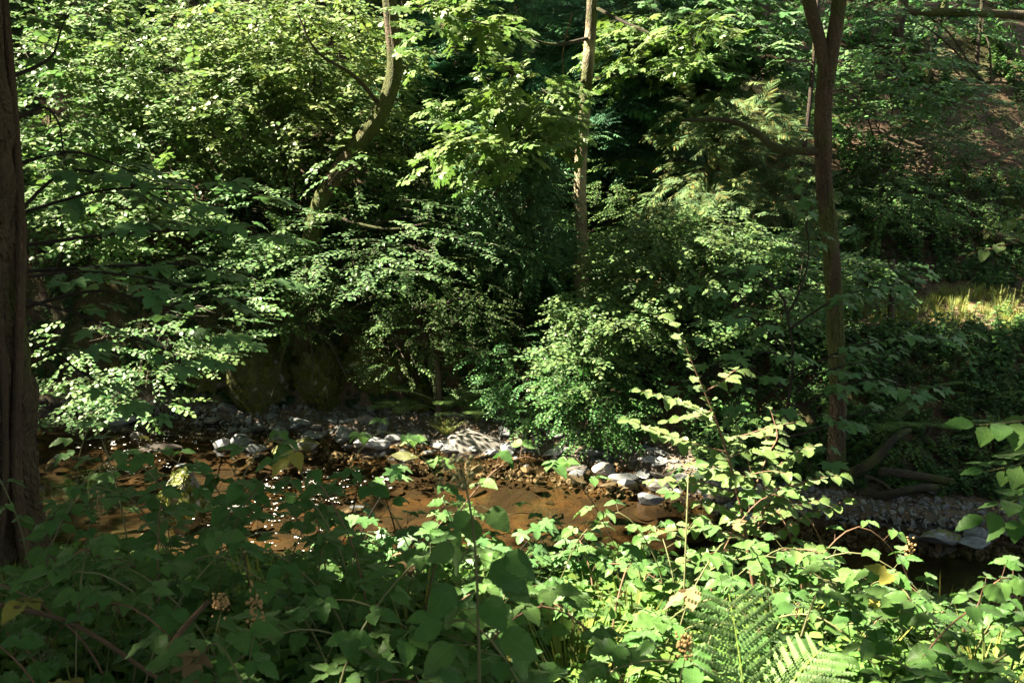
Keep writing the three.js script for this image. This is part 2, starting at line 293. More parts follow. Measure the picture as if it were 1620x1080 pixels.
// twig with leaves in two rows, as hazel, beech and elm carry them
function spray(leaves, n, len, seed, { droop = 0.16, ang = 1.0, tilt = 0.45, zig = 0.02, side = 0.0, twigCol = [0.8, 0.45, 0.5] } = {}) {
  const g = new Geo(), r = rng(seed), at = (t) => V(len * t, -droop * len * t * t, zig * len * Math.sin(t * 9 + seed));
  for (let k = 0; k < 3; k++) g.add(stick(at(k / 3), at((k + 1) / 3), 0.004, 0.003, 3, twigCol), ID);
  for (let k = 0; k <= n; k++) {
    const t = k === n ? 1 : 0.12 + 0.86 * (k / n), s = k === n ? 0 : (k % 2 ? 1 : -1), a = s * rr(ang - 0.25, ang + 0.25, r);
    const ax = V(Math.cos(a), rr(-0.35, 0.12, r), Math.sin(a)), up = jitter(V(0, 1, side * s), tilt, r), sc = rr(0.65, 1.12, r) * (0.75 + 0.35 * Math.sin(Math.PI * clamp(t, 0, 1)));
    const p = at(t).addScaledVector(ax.clone().normalize(), 0.012);
    g.add(pick(leaves, r), basis(p, ax, up, sc, mt), tint(r, 0.22, 0.14));
  }
  return g;
}
// twig with long-stalked leaves in pairs, as sycamore
function sprayPairs(leaves, pairs, len, seed, { stalk = 0.09, tilt = 0.5, droop = 0.12 } = {}) {
  const g = new Geo(), r = rng(seed), at = (t) => V(len * t, -droop * len * t * t, 0.03 * Math.sin(t * 7 + seed));
  for (let k = 0; k < 2; k++) g.add(stick(at(k / 2), at((k + 1) / 2), 0.006, 0.004, 3, [0.5, 0.4, 0.4]), ID);
  for (let k = 0; k < pairs; k++) {
    const t = 0.25 + 0.75 * (k / Math.max(1, pairs - 1)), last = k === pairs - 1, m = last ? 4 : 2;
    for (let j = 0; j < m; j++) {
      const a = last ? -1.2 + 0.8 * j : (j ? 1 : -1) * rr(0.8, 1.4, r), ax = V(Math.cos(a), rr(0.05, 0.4, r), Math.sin(a)).normalize(), b = at(t), e = b.clone().addScaledVector(ax, stalk * rr(0.6, 1.3, r));
      g.add(stick(b, e, 0.0025, 0.002, 3, [1.2, 0.6, 0.5]), ID);
      g.add(pick(leaves, r), basis(e, V(ax.x, rr(-0.5, 0.0, r), ax.z), jitter(UP, tilt, r), rr(0.65, 1.15, r), mt), tint(r, 0.2, 0.12));
    }
  }
  return g;
}
function coniferSpray(len, seed, { w = 0.45, droop = 0.25, dead = 0.25, sub = 9, fat = 0.03 } = {}) {
  const g = new Geo(), r = rng(seed), at = (t) => V(len * t, -droop * len * t * t, 0);
  g.add(stick(at(0), at(0.5), 0.006, 0.004, 3, [0.9, 0.6, 0.7]), ID); g.add(stick(at(0.5), at(1), 0.004, 0.002, 3, [0.9, 0.6, 0.7]), ID);
  for (let k = 0; k < sub * 2; k++) {
    const t = 0.06 + 0.92 * (k >> 1) / sub, s = k % 2 ? 1 : -1, l = len * w * Math.sin(Math.PI * (0.12 + 0.8 * (1 - t))) * rr(0.75, 1.1, r), a = s * rr(0.7, 1.1, r), ax = V(Math.cos(a), rr(-0.3, -0.05, r), Math.sin(a));
    const brown = r() < dead, col = brown ? [rr(1.5, 2.1, r), rr(0.9, 1.1, r), 0.9] : tint(r, 0.3, 0.2);
    const fr = new Geo(), q = 6;
    for (let i = 0; i < q; i++) { const tt = i / q; for (const ss of [-1, 1]) { const lf = blade(l * 0.3 * (1 - 0.55 * tt), fat * 0.8, 1, { fold: 0, curl: 0.2, cols: 1, shape: 'strap' }); fr.add(lf, basis(V(l * tt, -0.12 * l * tt * tt, 0), V(0.8, -0.12, ss * 0.65), UP, 1, mt)); } }
    fr.add(blade(l, fat * 0.7, 2, { fold: 0, curl: 0.12, cols: 1, shape: 'lance' }), ID);
    g.add(fr, basis(at(t), ax, jitter(UP, 0.3, r), 1, new THREE.Matrix4()), col);
  }
  return g;
}
function pinna(len, w, n, seed) {                                    // a fern leaflet cut into lobes
  const g = new Geo(), r = rng(seed);
  g.add(blade(len, w * 0.16, 3, { fold: 0, curl: 0.12, cols: 1, shape: 'lance' }), ID);
  for (let k = 0; k < n * 2; k++) { const t = 0.03 + 0.93 * (k >> 1) / n, s = k % 2 ? 1 : -1; g.add(blade(w * 0.56 * (1 - 0.72 * t), w * 0.22 + len * 0.25 / n, 2, { fold: 0.2, curl: 0.15, cols: 1, shape: 'round' }), basis(V(len * t, -0.12 * len * t * t, 0), V(0.42, -0.05, s), jitter(UP, 0.12, r), 1, mt), tint(r, 0.1, 0.05)); }
  return g;
}
function frondGeo(len, seed, { pairs = 20, w = 0.42, lobes = 7, droop = 0.45 } = {}) {
  const g = new Geo(), r = rng(seed), at = (t) => V(len * t, len * (0.35 * t - droop * t * t), 0);
  for (let k = 0; k < 5; k++) g.add(stick(at(k / 5), at((k + 1) / 5), 0.006 * (1 - k / 6), 0.006 * (1 - (k + 1) / 6), 3, [1.2, 0.9, 0.6]), ID);
  for (let k = 0; k < pairs * 2; k++) { const t = 0.16 + 0.83 * (k >> 1) / pairs, s = k % 2 ? 1 : -1, l = len * w * Math.pow(Math.sin(Math.PI * Math.pow(1 - t, 0.62)), 0.9) * 0.55 + 0.01; g.add(pinna(l, len * 0.045, lobes, seed + k), basis(at(t), V(0.45, 0.35 - 2 * droop * t * 0.7, s), V(-0.2, 1, 0), 1, mt), tint(r, 0.12, 0.08)); }
  return g;
}
function grassTuft(n, h, seed, spread = 0.5) {
  const g = new Geo(), r = rng(seed);
  for (let k = 0; k < n; k++) { const a = r() * 6.283, ax = V(Math.cos(a) * spread, 1, Math.sin(a) * spread); g.add(blade(h * rr(0.5, 1.1, r), 0.008, 4, { fold: 0.3, curl: 0, cols: 1, shape: 'strap' }), basis(V(Math.cos(a) * 0.03 * r(), 0, Math.sin(a) * 0.03 * r()), ax, V(Math.cos(a) * -1, 0.4, Math.sin(a) * -1), 1, mt), tint(r, 0.3, 0.3)); }
  for (let k = 0; k < g.p.length; k += 3) { const y = g.p[k + 1]; const q = Math.hypot(g.p[k], g.p[k + 2]) || 1e-6; g.p[k + 1] -= 0.55 * q * q / h; void y; }
  return g;
}
function herbGeo(seed, { n = 9, h = 0.28, leaf, stems = 1, tilt = 0.5 } = {}) {
  const g = new Geo(), r = rng(seed);
  for (let s = 0; s < stems; s++) {
    const a0 = r() * 6.283, top = V(Math.cos(a0) * 0.3 * h * (stems > 1 ? 1 : 0.4), h * rr(0.7, 1.1, r), Math.sin(a0) * 0.3 * h);
    g.add(stick(V(0, -0.03, 0), top, 0.004, 0.002, 3, [0.8, 0.7, 0.5]), ID);
    for (let k = 0; k < n; k++) { const t = 0.25 + 0.75 * k / (n - 1), a = k * 2.4 + seed, ax = V(Math.cos(a), rr(-0.2, 0.35, r), Math.sin(a)); g.add(pick(leaf, r), basis(top.clone().multiplyScalar(t), ax, jitter(UP, tilt, r), rr(0.7, 1.2, r) * (1.15 - 0.5 * t), mt), tint(r, 0.25, 0.15)); }
  }
  return g;
}
const LEAF = {
  hazelFar: [1, 2, 3].map((s) => blade(0.1, 0.082, 4, { shape: 'round', fold: 0.22, curl: 0.2, seed: s })),
  beechFar: [1, 2].map((s) => blade(0.075, 0.048, 4, { shape: 'ovate', fold: 0.2, curl: 0.15, seed: s })),
  small: [1, 2].map((s) => blade(0.05, 0.032, 3, { shape: 'ovate', fold: 0.25, curl: 0.2, seed: s })),
  sycFar: [1, 2, 3].map((s) => palmate(0.125, { seed: s })),
  evergreen: [1, 2].map((s) => blade(0.085, 0.03, 3, { shape: 'lance', fold: 0.2, curl: 0.3, seed: s })),
  canopy: [1, 2].map((s) => blade(0.15, 0.125, 2, { shape: 'round', fold: 0.15, curl: 0.2, seed: s })),
  herb: [1, 2, 3].map((s) => blade(0.085, 0.05, 4, { shape: 'ovate', fold: 0.3, curl: 0.3, seed: s })),
  nettle: [1, 2].map((s) => blade(0.1, 0.055, 6, { shape: 'ovate', fold: 0.25, curl: 0.4, serr: 0.12, seed: s })),
};
const SPRAY = {
  hazel: [1, 2, 3, 4, 5].map((s) => spray(LEAF.hazelFar, 9 + s, 0.5 + 0.05 * s, s * 17, { tilt: 0.5 }).build()),
  beech: [1, 2, 3, 4].map((s) => spray(LEAF.beechFar, 13, 0.55, s * 13, { tilt: 0.28, ang: 0.95 }).build()),
  small: [1, 2, 3].map((s) => spray(LEAF.small, 16, 0.4, s * 23, { tilt: 0.6 }).build()),
  syc: [1, 2, 3, 4].map((s) => sprayPairs(LEAF.sycFar, 4, 0.42, s * 29).build()),
  evergreen: [1, 2, 3].map((s) => spray(LEAF.evergreen, 16, 0.34, s * 31, { tilt: 0.7, droop: 0.4 }).build()),
  conifer: [1, 2, 3].map((s) => coniferSpray(0.42, s * 37, { dead: 0.16, fat: 0.016, sub: 10 }).build()),
  cypress: [1, 2, 3].map((s) => coniferSpray(0.8, s * 41, { dead: 0.0, w: 0.5, fat: 0.05, droop: 0.35 }).build()),
  canopy: [1, 2, 3].map((s) => spray(LEAF.canopy, 10, 0.6, s * 43, { tilt: 0.6 }).build()),
};

// ---------------------------------------------------------------- stems
function tube(pts, r0, r1, { sides = 9, seg = 16, rough = 0.1, col = () => [0.1, 0.08, 0.05], flare = 0, seed = 1, caps = false, ridge = 0, rf = 3 } = {}) {
  const curve = new THREE.CatmullRomCurve3(pts, false, 'centripetal'), L = curve.getLength(), g = new Geo(), fr = curve.computeFrenetFrames(seg, false);
  for (let i = 0; i <= seg; i++) {
    const t = i / seg, c = curve.getPointAt(t), R0 = mix(r0, r1, Math.pow(t, 0.85)) * (1 + flare * Math.exp(-t * L * 3.2));
    for (let k = 0; k <= sides; k++) {
      const a = k / sides * 2 * Math.PI, n = fr.normals[i].clone().multiplyScalar(Math.cos(a)).addScaledVector(fr.binormals[i], Math.sin(a));
      const q = R0 * (1 + rough * fbm(Math.cos(a) * 1.2 + seed, Math.sin(a) * 1.2, t * L * 1.6 + seed, 3) * 1.6 + flare * 0.25 * Math.exp(-t * L * 3) * Math.sin(a * 5 + seed));
      const rd = ridge ? ridge * (clamp(Math.abs(n3(Math.cos(a) * rf + seed, Math.sin(a) * rf, t * L * 1.3)) * 3.2) - 0.6 + 0.5 * n3(Math.cos(a) * rf * 3, Math.sin(a) * rf * 3 + seed, t * L * 6)) : 0;
      const p = c.clone().addScaledVector(n, q + rd); g.p.push(p.x, p.y, p.z); g.c.push(...col(t, p, n, t * L)); g.t.push(k / sides * Math.max(1, Math.round(r0 * 12)), t * L * 0.8);
      if (i && k) { const j = i * (sides + 1) + k; g.i.push(j - sides - 2, j - 1, j - sides - 1, j - sides - 1, j - 1, j); }
    }
  }
  if (caps) for (const i of [0, seg]) { const c = curve.getPointAt(i / seg), k0 = g.p.length / 3; g.p.push(c.x, c.y, c.z); g.c.push(0.2, 0.15, 0.09); g.t.push(0, 0); for (let k = 0; k < sides; k++) { const a = i * (sides + 1) + k; g.i.push(k0, i ? a + 1 : a, i ? a : a + 1); } }
  g.normals();
  for (let i = 0; i <= seg; i++) { const a = i * (sides + 1) * 3, b = (i * (sides + 1) + sides) * 3; for (let c = 0; c < 3; c++) { const m = (g.n[a + c] + g.n[b + c]) / 2; g.n[a + c] = g.n[b + c] = m; } }
  return g;
}
const barkCol = (base, mossAmt, pale = null) => (t, p, n, s) => {
  const f = fbm(p.x * 5, p.y * 3, p.z * 5, 3), m = fbm(p.x * 2.1 + 5, p.y * 1.1, p.z * 2.1, 3);
  let c = base.map((x) => x * (1 + 0.7 * f));
  if (pale) c = mixc(c, pale, sst(-0.05, 0.12, m + 0.1));
  if (mossAmt > 0) c = mixc(c, [0.075, 0.085, 0.018], sst(0.12, -0.08, m + 0.3 - mossAmt * 0.6) );
  void s; return c;
};

// ---------------------------------------------------------------- sunlit places: gaps in the canopy leave the sun's way to them open
const LIT = [];
const lit = (u, v, d, r, p = 0.9) => { const c = P(u, v, d); LIT.push([c.x, c.y, c.z, r, p]); };
[[160, 60, 16, 1.2, .7], [330, 100, 16, 1.5, .9], [480, 90, 15.5, 1.6, .95], [560, 60, 15, 1.2, .95], [250, 200, 15, 1.3, .75], [400, 200, 15, 1.3, .8], [540, 190, 14.5, 1.0, .85], [130, 180, 15, .9, .6], [330, 330, 8, .5, .7], [390, 300, 7.5, .5, .8],
  [622, 40, 13.5, 0.7, 1], [620, 90, 13.5, .5, 1], [930, 120, 13.8, 1.0, 1], [925, 260, 13.8, .8, 1], [925, 40, 13.8, .8, 1],
  [780, 190, 12, 1.2, .95], [720, 60, 12, .7, .8], [830, 130, 12, .9, .9], [700, 280, 12, .6, .9], [800, 300, 12.5, .6, .6],
  [1150, 260, 13.5, 1.1, .95], [1200, 180, 13.5, .8, .9], [1110, 340, 13, 1.0, .9], [1200, 340, 13.5, .7, .8], [1020, 400, 11.5, .9, .85], [960, 470, 11.3, .8, .5], [1090, 430, 11.5, .7, .6], [930, 540, 11, .3, .4],
  [1500, 520, 12.9, 1.1, 1], [1400, 505, 12.9, .7, 1], [1590, 520, 12.9, 1.2, 1], [1450, 500, 13.1, .5, .9], [1350, 500, 13, .3, .9], [1420, 560, 12, .3, .6], [1380, 250, 16.5, .5, .5], [1560, 340, 14.8, .5, .5], [90, 90, 16, 1.0, .8], [90, 880, 2.5, .06, .9], [180, 890, 2.5, .07, .9], [60, 1010, 2.2, .06, .8], [330, 950, 2.4, .06, .9], [540, 940, 2.6, .1, .9], [240, 1000, 2.3, .05, .9], [640, 700, 11.9, .9, .85], [900, 735, 11, .5, .7], [540, 690, 12.2, .7, .85], [430, 690, 12.3, .6, .7], [440, 500, 13, .15, 1], [560, 470, 13, .18, .95], [730, 490, 12.8, .2, .9], [700, 530, 12.4, .15, .9], [690, 620, 11.9, .3, .7], [1530, 400, 14.3, .3, .6], [60, 200, 15, .6, .7],
  [800, 750, 10.5, .55, .95], [880, 770, 10, .6, .95], [940, 790, 9.7, .45, .8], [960, 745, 10.4, .4, .95], [770, 700, 11.6, .35, 1], [860, 810, 9.4, .5, .7], [700, 800, 9.5, .45, .7], [620, 790, 9.6, .4, .6],
  [300, 790, 9.4, .6, .97], [260, 720, 11, .5, .8], [210, 700, 11.6, .5, .85], [400, 850, 8.4, .8, .95], [330, 860, 8.3, .7, .95], [460, 780, 9.6, .6, .9], [440, 720, 11.2, .4, .8], [250, 880, 8, .5, .8], [550, 770, 9.8, .4, .8],
  [230, 590, 9.8, .2, .9], [210, 620, 9.8, .2, .9], [280, 540, 10, .15, .9], [95, 410, 11, .4, .8],
  [1080, 560, 4, .45, 1], [1120, 660, 4, .5, 1], [1180, 720, 4, .6, 1], [1040, 690, 4, .4, 1], [1260, 730, 4, .5, 1], [1200, 820, 3.9, .6, 1], [1090, 800, 3.9, .5, 1], [1310, 800, 3.9, .4, 1],
  [760, 850, 4.6, .6, 1], [880, 870, 4.6, .65, 1], [680, 810, 4.7, .5, 1], [980, 900, 4.2, .45, .95], [640, 830, 4.8, .4, .9], [1100, 900, 3.4, .5, .97], [1220, 900, 3.4, .5, .97], [1340, 900, 3.6, .5, .97], [1440, 920, 3.4, .4, .95], [1060, 960, 2.8, .15, .9], [1200, 980, 2.6, .1, .95], [1300, 960, 2.9, .12, .85], [1160, 1020, 2.0, .2, 1], [1180, 960, 2.0, .2, 1], [1200, 1060, 1.9, .15, 1], [1580, 720, 2.55, .1, .7], [1590, 790, 2.5, .08, .7], [920, 960, 3.1, .1, .7],
  [1550, 90, 20.5, .7, .9], [1600, 110, 20.5, .6, .8], [1400, 140, 18, .9, .6], [1330, 150, 18, .6, .6], [1410, 320, 14.5, .5, .6], [600, 330, 14.5, .8, .7], [440, 500, 13, .25, .9], [690, 540, 12.2, .3, .8], [620, 480, 13, .3, .7]].forEach((a) => lit(...a));
function openToSun(p, r = R, more = 0) {
  for (const [x, y, z, rad, pr] of LIT) { const a = p.x - x, b = p.y - y, c = p.z - z, t = a * SUN.x + b * SUN.y + c * SUN.z; if (t < 0.6) continue; if (a * a + b * b + c * c - t * t < (rad + more) ** 2 && r() < pr) return true; }
  return false;
}

// ---------------------------------------------------------------- leafy masses
// lobes: [u, v, distance, half width px, half height px, half depth m, sprays]
function fillLobes(lobes, kinds, r, { out = 0.55, flat = 0.35, scale = [0.8, 1.25], tintBy = [1, 1, 1], vary = 0.2, lean = V(0, 0, 0.25), sunny = false } = {}) {
  const lists = kinds.map(() => []);
  for (const [u, v, d, hu, hv, hd, n] of lobes) {
    const c = P(u, v, d), s = px(d * 1.02);
    for (let k = 0; k < n; k++) {
      let q; do { q = V(rr(-1, 1, r), rr(-1, 1, r), rr(-1, 1, r)); } while (q.lengthSq() > 1);
      const l = q.length() || 1; q.multiplyScalar(Math.pow(l, out) / l);
      const off = V(q.x * hu * s, q.y * hv * s, q.z * hd), p = c.clone().add(off);
      if (p.y < heightAt(p.x, p.z) + 0.05) continue;
      if (sunny && openToSun(p, r)) continue;
      const clump = n3(p.x * 1.7 + 9, p.y * 2.6, p.z * 1.7);
      if (clump < -0.08 && r() < 0.82) continue;
      const ax = V(q.x + rr(-0.7, 0.7, r), rr(-flat, flat * 0.6, r), q.z + rr(-0.7, 0.7, r)).normalize();
      const up = jitter(V(0, 1, 0).add(lean), 0.3, r), b = 1 + rr(-vary, vary, r), y = rr(-0.12, 0.12, r);
      lists[Math.floor(r() * kinds.length)].push([basis(p, ax, up, rr(scale[0], scale[1], r)), [tintBy[0] * b * (1 + y), tintBy[1] * b, tintBy[2] * b * (1 - y)]]);
    }
  }
  return lists;
}
function shrub(name, label, category, base, lobes, kinds, mat, o = {}) {
  const t = thing(name, label, category, base, o.group), r = rng(o.seed ?? Math.floor(base.x * 1000 + base.z * 77 + 5000));
  const lists = fillLobes(lobes, kinds, r, o);
  const col = barkCol(o.stem ?? [0.1, 0.075, 0.045], o.moss ?? 0.2);
  lobes.forEach((l, k) => {
    if (o.stems === 0 || (o.stems && k >= o.stems)) return;
    const c = P(l[0], l[1], l[2]), b = base.clone().add(V(rr(-0.12, 0.12, r), -0.1, rr(-0.12, 0.12, r))), m = b.clone().lerp(c, 0.5).add(V(rr(-0.2, 0.2, r), 0.15 * b.distanceTo(c), rr(-0.1, 0.1, r)));
    part('stem', tube([b, m, c], (o.stemR ?? 0.03) * rr(0.8, 1.2, r), 0.008, { sides: 6, seg: 10, col, seed: k }).build(), M.bark, t);
    for (let j = 0; j < 3; j++) { const e = c.clone().add(V(rr(-1, 1, r) * l[3] * px(l[2]) * 0.7, rr(-0.2, 0.8, r) * l[4] * px(l[2]) * 0.7, rr(-0.6, 0.6, r) * l[5])); part('branch', tube([m.clone().lerp(c, 0.3 + 0.2 * j), m.clone().lerp(e, 0.6).add(V(0, 0.1, 0)), e], 0.013, 0.004, { sides: 5, seg: 8, col, seed: j }).build(), M.bark, t); }
  });
  lists.forEach((l, k) => l.length && t.add(((m) => { m.position.copy(t.position).negate(); return m; })(instanced('foliage', kinds[k], mat, l))));
  return t;
}

// ---------------------------------------------------------------- trees with trunks in view
function trunkPart(t, pts, r0, r1, o) { return part(o.name ?? 'trunk', tube(pts, r0, r1, o).build(), M.bark, t); }
const trees = [];                                                    // [thing, crown centre]: each takes the canopy leaves nearest to it
{
  // the old trunk beside the camera, wrapped in climbing stems
  const b = ground(-3.2, -5.1), t = thing('ivy_clad_tree', 'thick dark trunk wrapped in climbing stems on the near bank', 'tree', b);
  const pts = [b.clone().add(V(0.0, -0.3, 0)), V(-3.17, 2.2, -5.1), V(-3.11, 4.2, -5.12), V(-3.05, 7, -5.2), V(-3.1, 13, -5.3)];
  trunkPart(t, pts, 0.32, 0.17, { sides: 96, seg: 260, rough: 0.2, flare: 0.25, seed: 4, ridge: 0.045, rf: 4.5, col: barkCol([0.085, 0.06, 0.03], 0.42) });
  for (let k = 0; k < 7; k++) {
    const a0 = 0.2 + k * 0.55, q = []; for (let i = 0; i <= 9; i++) { const y = 0.7 + i * 0.62, a = a0 + 0.35 * Math.sin(i * 0.9 + k * 2) + 0.05 * i * (k % 2 ? 1 : -1), rad = mix(0.33, 0.27, i / 9); q.push(V(-3.2 + 0.028 * i * 0.62 + Math.cos(a) * rad, y, -5.1 + Math.sin(a) * rad)); }
    part('climbing_stem', tube(q, rr(0.02, 0.04), 0.012, { sides: 7, seg: 60, rough: 0.3, seed: k, col: barkCol([0.13, 0.085, 0.045], 0.05) }).build(), M.bark, t);
  }
  trees.push([t, V(-6, 12, -5)]);
}
{
  const b = P(487, 500, 13.4), t = thing('leaning_tree', 'mossy tree leaning from the far bank with pale bare upper trunk', 'tree', V(b.x, heightAt(b.x, b.z), b.z));
  const pts = [[480, 560, 13.4], [484, 470, 13.4], [492, 380, 13.4], [512, 310, 13.4], [562, 235, 13.4], [604, 175, 13.4], [624, 110, 13.4], [621, 50, 13.4], [616, -10, 13.4], [606, -160, 13.5], [600, -420, 13.8]].map((a) => P(...a));
  trunkPart(t, pts, 0.145, 0.078, { sides: 30, seg: 200, rough: 0.14, flare: 0.3, seed: 2, ridge: 0.008, col: (s, p, n, l) => p.y > 7.72 - 0.12 * n3(p.x * 6, p.y * 5, p.z * 6) ? mixc([0.36, 0.31, 0.22], [0.2, 0.17, 0.11], sst(0.05, 0.3, fbm(p.x * 7, p.y * 3, p.z * 7, 3))) : barkCol([0.11, 0.08, 0.045], 0.62)(s, p, n, l) });
  for (const [q, r0] of [[[[500, 330, 13.4], [560, 352, 13.1], [620, 362, 12.8], [680, 352, 12.6]], 0.035], [[[604, 170, 13.4], [560, 120, 13.2], [500, 80, 13], [470, 20, 13]], 0.04]]) trunkPart(t, q.map((a) => P(...a)), r0, 0.012, { name: 'limb', sides: 7, seg: 24, col: barkCol([0.09, 0.065, 0.04], 0.3) });
  trees.push([t, V(-3, 13, -13)]);
}
{
  const b = G(920, 438), t = thing('slender_tree', 'slender straight tree with pale lichen speckled trunk behind the far bank', 'tree', b);
  trunkPart(t, [[920, 470, 13.8], [920, 380, 13.8], [918, 280, 13.8], [925, 170, 13.8], [934, 60, 13.8], [938, -20, 13.8], [945, -300, 13.9], [948, -560, 14]].map((a) => P(...a)), 0.105, 0.06, { sides: 20, seg: 200, rough: 0.09, flare: 0.3, seed: 7, ridge: 0.004, col: barkCol([0.15, 0.12, 0.075], 0.12, [0.34, 0.28, 0.17]) });
  for (const q of [[[930, 120, 13.8], [880, 165, 13.4], [830, 195, 12.8], [760, 225, 12.2]], [[934, 60, 13.8], [870, 70, 13.2], [800, 45, 12.6], [720, 30, 12.2]], [[925, 200, 13.8], [850, 225, 13], [780, 270, 12.5], [720, 300, 12.2]], [[938, 10, 13.8], [1000, 40, 13.2], [1060, 60, 12.8], [1130, 40, 12.5]]]) trunkPart(t, q.map((a) => P(...a)), 0.03, 0.008, { name: 'limb', sides: 6, seg: 20, col: barkCol([0.06, 0.045, 0.03], 0.1) });
  trees.push([t, V(1.5, 13, -14)]);
}
{
  const b = ground(...(() => { const p = P(1322, 742, 9.6); return [p.x, p.z]; })()), t = thing('forked_tree', 'mossy forked tree standing at the foot of the shaded far bank', 'tree', b);
  const c = barkCol([0.085, 0.06, 0.032], 0.58);
  trunkPart(t, [[1326, 800, 9.6], [1324, 745, 9.6], [1326, 640, 9.6], [1322, 520, 9.6], [1316, 400, 9.6], [1304, 290, 9.6], [1303, 190, 9.6], [1308, 100, 9.6]].map((a) => P(...a)), 0.088, 0.08, { sides: 44, seg: 240, rough: 0.13, flare: 0.45, seed: 11, ridge: 0.014, rf: 3.5, col: c });
  trunkPart(t, [[1308, 120, 9.6], [1296, 60, 9.6], [1280, 0, 9.6], [1262, -160, 9.7], [1250, -500, 10]].map((a) => P(...a)), 0.07, 0.05, { name: 'limb', sides: 14, seg: 40, rough: 0.12, seed: 3, col: c });
  trunkPart(t, [[1309, 130, 9.6], [1320, 60, 9.6], [1328, 0, 9.6], [1340, -200, 9.6], [1360, -520, 9.8]].map((a) => P(...a)), 0.08, 0.06, { name: 'limb', sides: 14, seg: 40, rough: 0.12, seed: 5, col: c });
  trunkPart(t, [[1302, 240, 9.6], [1260, 238, 9.5], [1222, 230, 9.4], [1190, 205, 9.3], [1150, 190, 9.2], [1080, 190, 9.0]].map((a) => P(...a)), 0.05, 0.016, { name: 'limb', sides: 9, seg: 30, rough: 0.15, seed: 9, col: c });
  for (const [q, r0] of [[[[1330, 760, 9.5], [1380, 730, 9.3], [1420, 690, 9.4], [1440, 680, 9.6]], 0.07], [[[1325, 775, 9.5], [1300, 800, 9.2], [1270, 830, 9]], 0.06], [[[1332, 775, 9.5], [1390, 785, 9.1], [1450, 772, 9.0], [1500, 770, 9.2]], 0.07]]) trunkPart(t, q.map((a) => P(...a)), r0, 0.03, { name: 'root', sides: 9, seg: 22, rough: 0.2, col: barkCol([0.035, 0.027, 0.016], 0.6) });
  trees.push([t, V(4, 12, -10)]);
}
for (const [u, v, d, r0, lab, lean] of [[288, 70, 19, 0.2, 'dark trunk standing high on the hillside above the hazel thicket', -0.1], [1410, 75, 20, 0.13, 'dark crooked trunk beside the fallen pole on the upper slope', 0.3], [1462, 132, 20.2, 0.07, 'thin leaning pole tree on the bare leaf litter slope', 0.55], [1543, 128, 20.4, 0.045, 'thin upright pole tree on the bare leaf litter slope', 0.02], [640, 60, 19, 0.15, 'dark trunk on the hillside behind the leaning tree', 0.1], [1243, 385, 13.4, 0.04, 'thin dead conifer trunk among pale brown sprays', 0.25]]) {
  const p = P(u, v, d), b = ground(p.x, p.z), t = thing('hillside_tree', lab, 'tree', b);
  trunkPart(t, [b.clone().add(V(0, -0.2, 0)), b.clone().add(V(lean * 0.4, 1.2, 0)), b.clone().add(V(lean, 3, 0)), b.clone().add(V(lean * 1.4, 9, -0.3))], r0, r0 * 0.5, { sides: 10, seg: 30, flare: 0.3, col: barkCol([0.06, 0.042, 0.028], 0.2), seed: u });
  if (r0 > 0.1) trees.push([t, b.clone().add(V(0, 10, 0))]);
}
